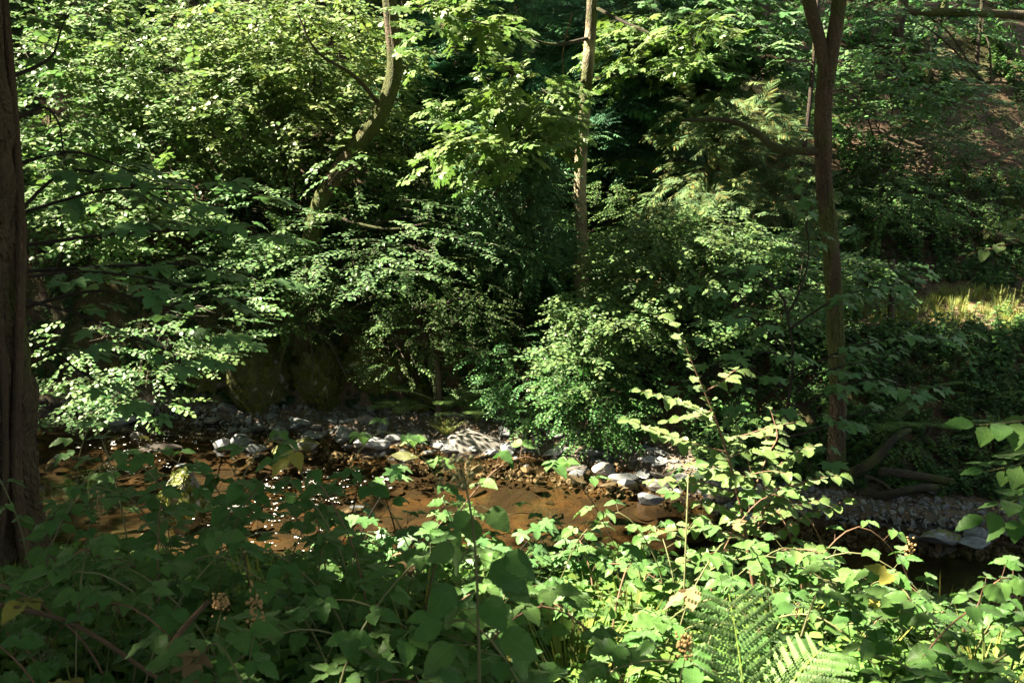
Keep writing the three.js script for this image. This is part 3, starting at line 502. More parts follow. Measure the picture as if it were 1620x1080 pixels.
// trees round about, out of the picture, whose crowns close the canopy overhead
for (const [x, z] of [[-13, -8], [-17, -17], [-22, -4], [-12, 2], [-24, -22], [-9, -28], [2, -29], [12, -27], [18, -14], [13, -2], [-4, 7], [7, 8], [-30, -12], [-19, 8]]) {
  const b = ground(x, z), h = rr(12, 16), t = thing('woodland_tree', 'tall woodland tree with high spreading crown round the glade', 'tree', b, 'tall trees round the glade');
  trunkPart(t, [b.clone().add(V(0, -0.2, 0)), b.clone().add(V(rr(-0.3, 0.3), h * 0.4, rr(-0.3, 0.3))), b.clone().add(V(rr(-0.6, 0.6), h, rr(-0.6, 0.6)))], rr(0.18, 0.3), 0.06, { sides: 10, seg: 24, flare: 0.3, col: barkCol([0.1, 0.075, 0.05], 0.2), seed: x });
  trees.push([t, b.clone().add(V(0, h * 0.8, 0))]);
}
{
  const r = rng(99), lists = trees.map(() => SPRAY.canopy.map(() => []));
  const add = (x, z, y) => {
    const p = V(x, y, z); if (inFrame(p, 80, 60) || p.y < heightAt(x, z) + 2.2 || openToSun(p, r, 0.38)) return;
    let best = 0, bd = 1e9; trees.forEach(([, c], i) => { const q = (c.x - x) ** 2 + (c.z - z) ** 2; if (q < bd) { bd = q; best = i; } });
    const b = rr(0.75, 1.2, r), y2 = rr(-0.12, 0.12, r), a = r() * 6.283;
    lists[best][Math.floor(r() * 3)].push([basis(p, V(Math.cos(a), rr(-0.35, 0.2, r), Math.sin(a)), jitter(UP, 0.35, r), rr(0.9, 1.4, r)), [b * (1 + y2), b, b * (1 - y2)]]);
  };
  const dens = (x, z) => (z > 1 ? 0.6 : z < -11 ? 0.62 : 0.9) * (x > 3.5 ? 0.3 : 1) * (n3(x * 0.35, z * 0.35, 40) > -0.25 ? 1 : 0.25);
  for (let k = 0; k < 105000; k++) { const x = rr(-31, 11, r), z = rr(-34, 9, r); if (r() < dens(x, z)) add(x, z, Math.max(heightAt(x, z), 1) + 5.5 + 9 * Math.pow(r(), 0.8)); }
  // thicker parts of the crowns, towards the sun from the deep shade under the bank, the slope and the near brambles
  for (const [u, v, d, rad, n] of [[600, 400, 12.8, 1.3, 220], [480, 380, 13, 1, 140], [150, 500, 10.5, 1.2, 140], [560, 600, 12.5, 1.4, 180], [420, 580, 12.5, 1.0, 80], [1480, 330, 15, 1.6, 70], [1500, 220, 17, 1.6, 60], [1330, 450, 9.6, 0.8, 90], [1330, 250, 9.6, 0.7, 80], [1450, 680, 9.5, 1.5, 220], [1480, 790, 9, 1.2, 170], [250, 450, 6.3, 0.9, 60], [700, 1000, 2.3, 0.8, 200], [300, 980, 2.4, 1.2, 280], [500, 960, 2.6, 0.8, 170], [880, 1020, 2.4, 0.5, 150], [1000, 1060, 2.2, 0.4, 100], [1350, 1030, 2.2, 0.5, 140], [1500, 1000, 2.2, 0.6, 160], [200, 900, 2.9, 0.9, 150], [400, 880, 3.4, 0.7, 120], [1450, 1020, 2.1, 0.7, 100], [900, 640, 11.2, 0.7, 60], [100, 950, 2.6, 1.0, 150], [1300, 620, 8.5, 0.8, 80]]) {
    const c = P(u, v, d), e1 = SUN.clone().cross(UP).normalize(), e2 = SUN.clone().cross(e1);
    for (let k = 0; k < n; k++) { const a = r() * 6.283, q = rad * Math.sqrt(r()), p = c.clone().addScaledVector(SUN, rr(9, 15, r)).addScaledVector(e1, Math.cos(a) * q).addScaledVector(e2, Math.sin(a) * q); add(p.x, p.z, p.y); }
  }
  trees.forEach(([t], i) => lists[i].forEach((l, k) => l.length && t.add(((m) => { m.position.copy(t.position).negate(); return m; })(instanced('crown', SPRAY.canopy[k], M.hazel, l)))));
}

// ---------------------------------------------------------------- shrubs and understorey on the far side
const HZ = [0.95, 1.0, 1.0];
shrub('hazel_shrub', 'bright hazel thicket beside the leaning pale trunk', 'shrub', G(470, 400), [[500, 70, 15, 120, 80, 1.1, 420], [560, 150, 14.6, 80, 70, 0.8, 220], [440, 170, 14.6, 110, 80, 1.0, 300], [400, 40, 15.5, 90, 60, 1.1, 220], [540, 230, 14.2, 70, 50, 0.7, 130]], SPRAY.hazel, M.hazel, { tintBy: [1.05, 1.0, 0.9] });
shrub('hazel_shrub', 'broad hazel thicket below the dark hillside trunk', 'shrub', G(250, 400), [[280, 130, 15.5, 130, 80, 1.2, 420], [200, 60, 16.5, 110, 70, 1.2, 300], [340, 210, 14.8, 110, 80, 1.0, 300], [230, 240, 14.5, 120, 80, 1.0, 280], [330, 20, 17, 100, 60, 1.2, 220]], SPRAY.hazel, M.hazel, { tintBy: HZ });
shrub('hazel_shrub', 'hazel thicket behind the thick climbing stem trunk', 'shrub', G(90, 420), [[110, 170, 14.5, 100, 90, 1.0, 280], [90, 280, 13.5, 100, 80, 0.9, 240], [190, 330, 13, 110, 70, 0.9, 240], [70, 60, 16, 70, 70, 1.2, 140]], SPRAY.hazel, M.hazel, { tintBy: [0.8, 0.95, 0.9] });
shrub('beech_shrub', 'dark beech shrub with level sprays under the leaning tree', 'shrub', G(560, 440), [[430, 340, 13.2, 70, 50, 0.7, 90], [600, 350, 13, 110, 45, 0.8, 90], [560, 420, 12.6, 130, 40, 0.8, 110], [690, 400, 12.6, 110, 35, 0.7, 100], [400, 430, 12.6, 90, 45, 0.7, 90], [680, 300, 14.5, 90, 60, 1, 180]], SPRAY.beech, M.hazel, { flat: 0.12, tintBy: [0.6, 0.8, 0.8] });
shrub('overhanging_shrub', 'small leaved shrub hanging over the stream with sunlit tips', 'shrub', G(260, 600), [[260, 560, 10.6, 70, 45, 0.5, 80], [230, 615, 10.2, 55, 35, 0.5, 70], [330, 500, 11, 80, 50, 0.5, 60], [140, 540, 11.2, 60, 45, 0.6, 30], [110, 630, 11.6, 60, 35, 0.5, 70]], SPRAY.hazel, M.hazel, { scale: [0.55, 0.85], flat: 0.2, tintBy: [0.75, 0.95, 0.95] });
shrub('evergreen_shrub', 'dense dark evergreen bush beside the slender trunk', 'shrub', G(810, 430), [[810, 320, 13.4, 75, 100, 0.7, 620], [800, 250, 13.4, 50, 60, 0.6, 220], [830, 400, 13.2, 70, 45, 0.6, 240]], SPRAY.evergreen, M.dark, { out: 0.35, stemR: 0.05, flat: 0.9, lean: V(-0.3, 0, 0.7) });
shrub('cypress_tree', 'dark cypress with drooping flat sprays behind the slender trunk', 'tree', G(1010, 285), [[1000, 130, 16.5, 80, 100, 1.0, 330], [960, 190, 15.8, 60, 60, 0.8, 140], [1040, 60, 16.8, 90, 80, 1.0, 240]], SPRAY.cypress, M.cypress, { stemR: 0.07, lean: V(-0.2, 0, 0.5) });
shrub('cypress_tree', 'dark evergreen screen high on the slope between the two slim trunks', 'tree', G(800, 260), [[800, 60, 18, 130, 90, 1.4, 420], [690, 110, 17.5, 80, 90, 1.2, 260], [850, 150, 16.8, 70, 60, 1.0, 170]], SPRAY.cypress, M.cypress, { tintBy: [1.2, 1.25, 1.1], stemR: 0.07, lean: V(-0.2, 0, 0.5) });
shrub('pale_conifer', 'pale half dead conifer with brown green sprays behind the forked tree', 'tree', G(1243, 400), [[1170, 250, 13.8, 85, 90, 0.8, 420], [1120, 330, 13.4, 80, 60, 0.8, 240], [1220, 330, 13.6, 70, 80, 0.7, 260], [1190, 180, 14, 60, 50, 0.7, 130], [1110, 190, 13.8, 50, 50, 0.6, 110]], SPRAY.conifer, M.conifer, { flat: 0.5, stemR: 0.035, lean: V(-0.2, 0, 0.4) });
shrub('hazel_shrub', 'rounded hazel bush overhanging the far bank below the slender trunk', 'shrub', G(1040, 560), [[1050, 410, 12.0, 100, 65, 0.8, 620], [970, 510, 11.6, 85, 60, 0.7, 450], [1090, 440, 12, 100, 70, 0.8, 420], [1130, 370, 12.6, 90, 50, 0.8, 300], [920, 570, 11.3, 60, 50, 0.5, 160], [1090, 530, 11.6, 80, 50, 0.6, 230]], SPRAY.hazel, M.hazel, { scale: [0.5, 0.8], tintBy: [0.75, 0.85, 0.85] });
shrub('nettle_clump', 'thick dark green nettle clump spilling onto the gravel bar', 'plant', G(930, 690), [[945, 645, 11.1, 60, 50, 0.4, 220], [915, 590, 11.5, 50, 30, 0.4, 90], [985, 600, 11.3, 50, 40, 0.4, 90]], SPRAY.small, M.herb, { scale: [0.9, 1.35], flat: 0.7, tintBy: [0.75, 1, 1.0], stems: 2, stemR: 0.008 });
shrub('herb_clump', 'low bluish green herb clump between the ferns and the nettles', 'plant', G(800, 660), [[830, 600, 11.7, 50, 40, 0.4, 150], [855, 640, 11.4, 40, 30, 0.4, 90], [790, 550, 12.3, 45, 30, 0.4, 70]], SPRAY.small, M.herb, { scale: [0.8, 1.2], flat: 0.6, tintBy: [0.8, 1.05, 1.3], stems: 2, stemR: 0.008 });
shrub('coppice_shrub', 'coppiced shrub with bare lower stems on the dark slope', 'shrub', G(1400, 260), [[1400, 120, 17.2, 110, 50, 1.0, 230], [1330, 130, 17, 60, 50, 0.8, 110], [1480, 160, 17, 80, 30, 0.8, 90], [1380, 190, 16.6, 60, 25, 0.6, 60]], SPRAY.hazel, M.hazel, { tintBy: [0.7, 0.95, 0.9], flat: 0.15, stemR: 0.02 });
shrub('hanging_shrub', 'bluish sycamore sprays hanging between the slender and forked trunks', 'shrub', G(1180, 250), [[1150, 50, 15, 100, 60, 0.9, 150], [1220, 110, 14.5, 60, 50, 0.7, 70], [1080, 30, 15.5, 80, 60, 0.9, 110], [1110, 110, 15, 60, 50, 0.7, 70]], SPRAY.syc, M.syc, { tintBy: [0.75, 0.95, 1.15] });
shrub('slope_shrub', 'evergreen shrub at the top edge of the bare slope', 'shrub', G(1560, 130), [[1540, 30, 20.5, 60, 30, 0.8, 90], [1440, 10, 20, 70, 25, 0.8, 80], [1340, 30, 19, 60, 50, 1, 90]], SPRAY.hazel, M.hazel, { tintBy: [0.5, 0.8, 0.8] });
shrub('low_shrub', 'low leafy shrub beyond the sunlit grass patch', 'shrub', G(1430, 350), [[1430, 330, 14.6, 70, 30, 0.5, 110], [1500, 320, 14.8, 50, 25, 0.5, 50], [1380, 350, 14.2, 40, 25, 0.4, 50]], SPRAY.small, M.herb, { scale: [1, 1.5], tintBy: [0.9, 1, 1] });

shrub('beech_shrub', 'fine leaved beech screen between the leaning and the slender trunk', 'shrub', G(660, 400), [[640, 210, 15.2, 90, 70, 0.9, 330], [670, 330, 14.3, 80, 60, 0.8, 280]], SPRAY.beech, M.hazel, { tintBy: [0.6, 0.8, 0.75] });
shrub('bank_shrub', 'small leaved tangle on the dark bank top behind the mossy boulders', 'shrub', G(570, 500), [[560, 470, 12.9, 130, 40, 0.45, 210], [700, 510, 12.5, 90, 45, 0.45, 220], [450, 500, 12.8, 90, 45, 0.4, 150], [640, 570, 12.3, 60, 35, 0.3, 90], [760, 450, 13, 70, 50, 0.5, 140]], SPRAY.small, M.herb, { tintBy: [0.8, 0.75, 0.7], flat: 0.5, stemR: 0.01 });
shrub('slope_shrub', 'low mid green shrub covering the dark slope beyond the forked tree', 'shrub', G(1450, 290), [[1450, 240, 16, 90, 35, 0.6, 170], [1570, 270, 15.6, 70, 35, 0.6, 130], [1380, 290, 15.2, 60, 35, 0.6, 120], [1540, 340, 15, 80, 25, 0.5, 90], [1590, 190, 17.5, 50, 30, 0.6, 60]], SPRAY.small, M.herb, { scale: [1, 1.6], tintBy: [0.75, 0.8, 0.7], flat: 0.4, stemR: 0.01 });
shrub('bank_shrub', 'leafy undergrowth on the shaded bank above the mossy roots', 'shrub', G(1500, 680), [[1400, 635, 10.8, 80, 35, 0.5, 140], [1500, 650, 10.6, 90, 40, 0.5, 180], [1590, 680, 10, 60, 60, 0.4, 160], [1460, 690, 9.9, 70, 30, 0.35, 90]], SPRAY.small, M.herb, { scale: [0.8, 1.3], tintBy: [0.85, 0.8, 0.6], flat: 0.5, stemR: 0.01 });
shrub('hazel_shrub', 'hazel bush filling the gap behind the forked trunk', 'shrub', G(1270, 520), [[1270, 420, 11.6, 60, 60, 0.6, 230], [1220, 500, 11, 60, 50, 0.5, 170], [1370, 440, 12, 50, 40, 0.5, 90]], SPRAY.hazel, M.hazel, { scale: [0.6, 0.9], tintBy: [0.65, 0.85, 0.8] });
shrub('slope_shrub', 'small shrub on the green slope behind the slender trunk', 'shrub', G(990, 320), [[985, 290, 14.8, 60, 45, 0.5, 200], [1040, 320, 14.4, 50, 40, 0.5, 130]], SPRAY.small, M.herb, { scale: [0.8, 1.3], tintBy: [0.85, 0.85, 0.8], stemR: 0.01 });
shrub('hazel_shrub', 'hazel sprays growing across the foot of the leaning trunk', 'shrub', G(480, 470), [[400, 370, 12.9, 50, 40, 0.4, 70], [540, 265, 13.0, 45, 30, 0.2, 26], [430, 420, 12.7, 50, 40, 0.4, 70]], SPRAY.hazel, M.hazel, { scale: [0.6, 0.95], tintBy: [0.7, 0.9, 0.85] });

// slender tree's low sycamore sprays, slanting down towards the stream
{
  const t = trees[2][0], r = rng(301);
  const lists = fillLobes([[790, 200, 12.2, 90, 60, 0.7, 120], [725, 255, 12, 50, 40, 0.5, 45], [830, 150, 12.6, 55, 40, 0.6, 60], [720, 40, 12.3, 70, 50, 0.6, 80], [1080, 70, 12.8, 80, 40, 0.6, 60], [1010, 80, 14.4, 55, 50, 0.5, 60], [1010, 60, 14.6, 40, 40, 0.5, 20]], SPRAY.syc, r, { lean: V(-0.35, 0, 0.15), scale: [0.75, 1.15], tintBy: [1.1, 1.05, 0.85] });
  lists.forEach((l, k) => t.add(((m) => { m.position.copy(t.position).negate(); return m; })(instanced('foliage', SPRAY.syc[k], M.syc, l))));
}

// ---------------------------------------------------------------- branches whose leaves can be picked apart: each leaf a mesh
function leafMesh(t, name, geo, mat, m) { const o = shade(new THREE.Mesh(geo, mat)); o.name = name; o.matrixAutoUpdate = true; mt.copy(m); mt.elements[12] -= t.position.x; mt.elements[13] -= t.position.y; mt.elements[14] -= t.position.z; mt.decompose(o.position, o.quaternion, o.scale); t.add(o); return o; }
const sycGeo = [1, 2, 3, 4].map((s) => palmate(0.15, { seed: s + 10, droop: 0.1 + 0.05 * s, cup: 0.1 + 0.04 * s }).build());
function sycamoreBranch(t, pts, r0, n, r, { size = 1, reach = 0.35, mats = M.sycNear, lean = V(0, 0, 0.1) } = {}) {
  const curve = new THREE.CatmullRomCurve3(pts), g = tube(pts, r0, 0.004, { sides: 6, seg: 20, col: () => [0.05, 0.035, 0.025] });
  const twigs = Math.ceil(n / 5);
  for (let k = 0; k < twigs; k++) {
    const tt = 0.18 + 0.82 * (k + 1) / twigs, p = curve.getPointAt(Math.min(tt, 1)), tan = curve.getTangentAt(Math.min(tt, 1)), side = V(-tan.z, 0, tan.x).multiplyScalar(k % 2 ? 1 : -1);
    const dir = (k === twigs - 1 ? tan.clone() : tan.clone().multiplyScalar(0.6).add(side)).add(V(0, rr(-0.35, 0.2, r), 0)).normalize(), L = reach * rr(0.5, 1.1, r), e = p.clone().addScaledVector(dir, L);
    g.add(stick(p, e, 0.004, 0.0025, 4, [0.06, 0.04, 0.03]), ID);
    for (let j = 0; j < 5; j++) {
      const a = j === 0 ? 0 : (j % 2 ? 1 : -1) * (0.6 + 0.5 * (j > 2)), b = p.clone().lerp(e, j > 2 ? 0.55 : 1), sd = V(-dir.z, 0, dir.x), ax = dir.clone().multiplyScalar(Math.cos(a)).addScaledVector(sd, Math.sin(a)).add(V(0, rr(0, 0.3, r), 0)).normalize(), q = b.clone().addScaledVector(ax, rr(0.05, 0.11, r));
      g.add(stick(b, q, 0.0018, 0.0015, 3, [0.16, 0.08, 0.05]), ID);
      leafMesh(t, 'leaf', pick(sycGeo, r), pick(mats, r), basis(q, V(ax.x, rr(-0.55, -0.05, r), ax.z), jitter(UP.clone().add(lean), 0.28, r), size * rr(0.6, 1.1, r)));
    }
  }
  part('branch', g.build(), M.bark, t);
}
{
  const r = rng(401), t = thing('sycamore_sapling', 'dark sycamore sapling with large leaves beside the thick trunk', 'sapling', ground(-3.75, -6.3));
  trunkPart(t, [ground(-3.75, -6.3), P(30, 620, 6.2), P(22, 450, 6.2), P(20, 250, 6.3), P(15, 60, 6.4)], 0.035, 0.012, { name: 'stem', sides: 7, seg: 20, col: barkCol([0.06, 0.045, 0.03], 0.1) });
  for (const [a, b, c, d, n] of [[[22, 340, 6.2], [170, 300, 6.3], [280, 300, 6.6], [400, 305, 7], 30], [[22, 390, 6.2], [180, 370, 6.1], [290, 365, 6.3], [420, 370, 6.7], 35], [[22, 440, 6.2], [140, 430, 5.9], [230, 440, 5.9], [320, 460, 6.1], 30], [[22, 430, 6.2], [200, 420, 6.3], [330, 420, 6.6], [410, 440, 6.9], 30], [[22, 340, 6.2], [110, 270, 6.4], [200, 290, 6.5], [300, 340, 6.7], 25], [[22, 470, 6.2], [130, 500, 6], [200, 530, 6.1], [280, 560, 6.3], 25], [[22, 260, 6.2], [110, 240, 6.3], [180, 260, 6.6], [250, 290, 6.8], 20], [[22, 490, 6.2], [160, 460, 6.6], [260, 490, 7], [360, 520, 7.2], 25], [[22, 530, 6.2], [90, 560, 5.9], [130, 590, 6], [190, 620, 6.1], 15], [[22, 120, 6.2], [80, 90, 6.4], [95, 50, 6.5], [105, 20, 6.6], 20], [[22, 190, 6.2], [70, 170, 6.3], [90, 190, 6.3], [100, 240, 6.3], 15]]) sycamoreBranch(t, [a, b, c, d].map((q) => P(...q)), 0.014, n, r, { size: 0.95 });
}
{
  const r = rng(402), base = G(1250, 760), t = thing('sycamore_sapling', 'spreading sycamore sapling in front of the forked trunk', 'sapling', base);
  trunkPart(t, [base, P(1245, 660, 8.7), P(1255, 560, 8.7), P(1240, 470, 8.8)], 0.03, 0.01, { name: 'stem', sides: 7, seg: 20, col: barkCol([0.06, 0.045, 0.03], 0.1) });
  for (const [a, b, c, d, n] of [[[1250, 560, 8.7], [1210, 520, 8.6], [1180, 500, 8.6], [1130, 520, 8.6], 25], [[1250, 520, 8.7], [1310, 480, 8.5], [1360, 460, 8.4], [1420, 450, 8.4], 25], [[1250, 600, 8.7], [1320, 560, 8.4], [1390, 540, 8.3], [1480, 530, 8.3], 35], [[1250, 620, 8.7], [1200, 590, 8.5], [1160, 570, 8.5], [1120, 590, 8.5], 25], [[1250, 650, 8.7], [1310, 620, 8.4], [1370, 600, 8.3], [1440, 610, 8.3], 35], [[1250, 660, 8.7], [1210, 650, 8.4], [1170, 660, 8.4], [1150, 690, 8.4], 20], [[1250, 690, 8.7], [1290, 680, 8.4], [1340, 660, 8.3], [1400, 650, 8.3], 20], [[1245, 480, 8.8], [1220, 450, 8.8], [1180, 430, 8.8], [1130, 440, 8.8], 20], [[1250, 580, 8.7], [1230, 560, 8.4], [1200, 560, 8.3], [1180, 610, 8.3], 20], [[1250, 640, 8.7], [1280, 650, 8.3], [1300, 690, 8.2], [1310, 720, 8.2], 15], [[1245, 500, 8.8], [1270, 450, 8.8], [1280, 390, 9], [1270, 330, 9], 20], [[1260, 620, 8.7], [1300, 590, 8.4], [1330, 580, 8.3], [1380, 570, 8.3], 20]]) sycamoreBranch(t, [a, b, c, d].map((q) => P(...q)), 0.012, n, r, { size: 0.9, mats: M.sycNear });
}

// hazel sapling in full sun on the near bank
const hazGeo = [1, 2, 3, 4].map((s) => blade(0.082, 0.064, 10, { shape: 'round', fold: 0.05 + 0.12 * s, curl: -0.05 + 0.12 * s, serr: 0.07, cols: 4, seed: s + 50 }).build());
function leafyShoot(t, pts, r0, n, geos, mats, r, { size = 1, ang = 1.0, tilt = 0.25, mat = M.redcane, stalk = 0.012, dense = 1 } = {}) {
  n = Math.round(n * dense);
  const curve = new THREE.CatmullRomCurve3(pts), g = tube(pts, r0, 0.0015, { sides: 6, seg: 18, rough: 0.05, col: () => [1, 1, 1] });
  for (let k = 0; k <= n; k++) {
    const tt = 0.14 + 0.86 * k / n, p = curve.getPointAt(tt), tan = curve.getTangentAt(tt), s = k === n ? 0 : (k % 2 ? 1 : -1), h = V(-tan.z, 0, tan.x); if (h.lengthSq() < 0.15) { const q = k * 2.4; h.set(Math.cos(q), 0, Math.sin(q)); } h.normalize();
    const flatT = V(tan.x, tan.y * 0.3, tan.z); if (flatT.lengthSq() < 0.15) flatT.copy(h); flatT.normalize();
    const ax = flatT.multiplyScalar(Math.cos(ang) + (s ? 0 : 1)).addScaledVector(h, s * Math.sin(ang)).add(V(0, rr(-0.3, 0.2, r), 0)).normalize(), q = p.clone().addScaledVector(ax, stalk);
    g.add(stick(p, q, 0.001, 0.0008, 3), ID);
    leafMesh(t, 'leaf', pick(geos, r), pick(mats, r), basis(q, ax, jitter(V(0, 1, 0.3), tilt, r), size * rr(0.6, 1.12, r) * (0.7 + 0.4 * Math.sin(Math.PI * Math.min(0.85, tt)))));
  }
  part('shoot', g.build(), mat, t);
}
{
  const r = rng(501), b = P(1195, 930, 4.0); b.y = heightAt(b.x, b.z); const t = thing('hazel_sapling', 'sunlit hazel sapling with pale round leaves above the stream', 'sapling', b);
  const B = (...q) => q.map((a) => P(...a));
  const S = [[0.013, 34, [1195, 940, 4], [1170, 790, 4], [1135, 670, 4], [1100, 585, 4], [1070, 512, 4]], [0.01, 20, [1210, 940, 4.1], [1196, 850, 4.1], [1192, 760, 4.1], [1170, 690, 4.1]], [0.005, 13, [1148, 715, 4], [1110, 705, 3.95], [1060, 690, 3.9], [1000, 665, 3.85]], [0.004, 10, [1132, 662, 4], [1100, 645, 3.95], [1060, 630, 3.9], [1018, 618, 3.85]], [0.004, 9, [1140, 690, 4], [1170, 690, 3.9], [1210, 678, 3.85], [1255, 668, 3.8]], [0.005, 12, [1165, 780, 4], [1120, 770, 3.9], [1080, 762, 3.85], [1032, 762, 3.8]], [0.005, 12, [1195, 820, 4.05], [1240, 780, 4], [1280, 760, 3.95], [1325, 752, 3.9]], [0.005, 11, [1195, 800, 4.1], [1230, 740, 4.05], [1260, 715, 4], [1285, 705, 3.95]], [0.005, 11, [1180, 850, 4], [1140, 840, 3.9], [1090, 835, 3.85], [1045, 845, 3.8]], [0.005, 11, [1200, 860, 4.1], [1250, 830, 4], [1290, 810, 3.95], [1330, 795, 3.9]], [0.004, 9, [1115, 620, 4], [1140, 605, 4], [1165, 585, 4.05], [1180, 590, 4.1]], [0.004, 8, [1150, 725, 4], [1180, 715, 4.1], [1210, 720, 4.15], [1240, 715, 4.2]], [0.005, 12, [1195, 770, 4.1], [1215, 720, 4.2], [1230, 690, 4.3], [1220, 650, 4.4]], [0.004, 9, [1193, 780, 4.1], [1160, 755, 4.2], [1130, 745, 4.3], [1100, 735, 4.3]], [0.005, 12, [1195, 840, 4.1], [1230, 810, 4.3], [1260, 800, 4.4], [1300, 790, 4.5]], [0.005, 11, [1180, 880, 4], [1150, 870, 3.8], [1110, 880, 3.7], [1080, 890, 3.65]], [0.005, 11, [1205, 890, 4], [1240, 870, 3.8], [1280, 870, 3.7], [1310, 880, 3.65]], [0.004, 9, [1160, 760, 4], [1190, 750, 3.85], [1220, 745, 3.8], [1250, 750, 3.75]], [0.004, 8, [1125, 650, 4], [1100, 660, 4.2], [1080, 660, 4.3], [1060, 665, 4.3]], [0.005, 10, [1196, 850, 4.1], [1170, 820, 3.95], [1140, 800, 3.85], [1110, 795, 3.8]], [0.005, 11, [1200, 830, 4.1], [1220, 790, 3.95], [1240, 770, 3.85], [1270, 765, 3.8]]];
  for (const [r0, n, ...q] of S) leafyShoot(t, B(...q), r0, n, hazGeo, M.hazelNear, r, { size: 0.85, tilt: 0.24, dense: 1.3 });
}

// sycamore seedlings in the sun along the edge of the pool
for (const [u, lab, tips] of [[640, 'sunlit sycamore seedling at the pool edge beside the flowering stem', [[620, 820], [690, 815], [650, 860], [600, 865]]], [800, 'sunlit sycamore seedling before the middle of the brown pool', [[780, 870], [830, 862], [860, 880], [740, 870]]], [930, 'sunlit sycamore seedling before the far end of the brown pool', [[900, 872], [950, 890], [990, 905], [880, 905], [930, 915]]], [545, 'sunlit sycamore seedling above the riffle', [[560, 800], [600, 790], [530, 830]]]]) {
  const r = rng(u), p = P(u, 990, 4.5), b = ground(p.x, p.z), t = thing('sycamore_seedling', lab, 'seedling', b);
  for (const [tu, tv] of tips) { const e = P(tu, tv, 4.5 + rr(-0.25, 0.25, r)); sycamoreBranch(t, [b, b.clone().lerp(e, 0.45).add(V(0, 0.12, 0)), b.clone().lerp(e, 0.8).add(V(0, 0.06, 0)), e], 0.005, 15, r, { size: 0.52, reach: 0.16, mats: M.sycNear }); }
}

// ---------------------------------------------------------------- brambles: arching canes with leaves of three leaflets
const brGeo = [1, 2, 3, 4].map((s) => blade(0.082, 0.06, 12, { shape: 'ovate', fold: 0.06 + 0.07 * s, curl: 0.08 + 0.07 * s, serr: 0.06, cols: 4, seed: s + 80, twist: (s - 2.5) * 0.1 }).build());
function bramble(label, group, base, dir, len, rise, leaves, r, { size = 1, mats = M.bramble, reach } = {}) {
  const t = thing('bramble', label, 'bramble', base, group), e = base.clone().addScaledVector(dir, len);
  const pts = [base.clone().add(V(0, -0.05, 0)), base.clone().addScaledVector(dir, len * 0.18).add(V(0, rise * 0.7, 0)), base.clone().addScaledVector(dir, len * 0.5).add(V(0, rise, 0)), base.clone().addScaledVector(dir, len * 0.8).add(V(0, rise * 0.82, 0)), V(e.x, Math.max(base.y + rise * 0.45, heightAt(e.x, e.z) + 0.1), e.z)];
  const curve = new THREE.CatmullRomCurve3(pts), g = tube(pts, 0.0045, 0.002, { sides: 6, seg: 24, rough: 0.1, col: () => [1, 1, 1] }); void reach;
  for (let k = 0; k <= leaves; k++) {
    const tt = 0.16 + 0.84 * k / leaves, p = curve.getPointAt(tt), tan = curve.getTangentAt(tt), a = k * 2.3 + r(), sd = V(-tan.z, 0, tan.x).normalize();
    const st = tan.clone().multiplyScalar(0.4).addScaledVector(sd, Math.cos(a)).add(V(0, 0.35 + 0.5 * Math.abs(Math.sin(a)), 0)).normalize(), q = p.clone().addScaledVector(st, rr(0.04, 0.075, r));
    g.add(stick(p, q, 0.0013, 0.001, 3), ID);
    const f = V(st.x, rr(-0.35, 0.15, r), st.z).normalize(), s2 = V(-f.z, 0, f.x), up = jitter(UP.clone().add(V(0, 0, 0.2)), 0.35, r), m = r() < 0.015 ? pick([M.yellow, M.dead], r) : pick(mats, r), big = size * rr(0.75, 1.2, r);
    const tip = q.clone().addScaledVector(f, 0.018 * big); g.add(stick(q, tip, 0.001, 0.0008, 3), ID);
    leafMesh(t, 'leaflet', pick(brGeo, r), m, basis(tip, f, up, big));
    for (const s of [-1, 1]) leafMesh(t, 'leaflet', pick(brGeo, r), m, basis(q, f.clone().multiplyScalar(0.35).addScaledVector(s2, s).add(V(0, rr(-0.25, 0.1, r), 0)), jitter(up, 0.18, r), big * rr(0.72, 0.9, r)));
    if (r() < 0.25) for (const s of [-1, 1]) leafMesh(t, 'leaflet', pick(brGeo, r), m, basis(q, f.clone().multiplyScalar(-0.35).addScaledVector(s2, s), jitter(up, 0.18, r), big * 0.6));
  }
  part('cane', g.build(), pick([M.cane, M.cane, M.redcane], r), t);
  return t;
}
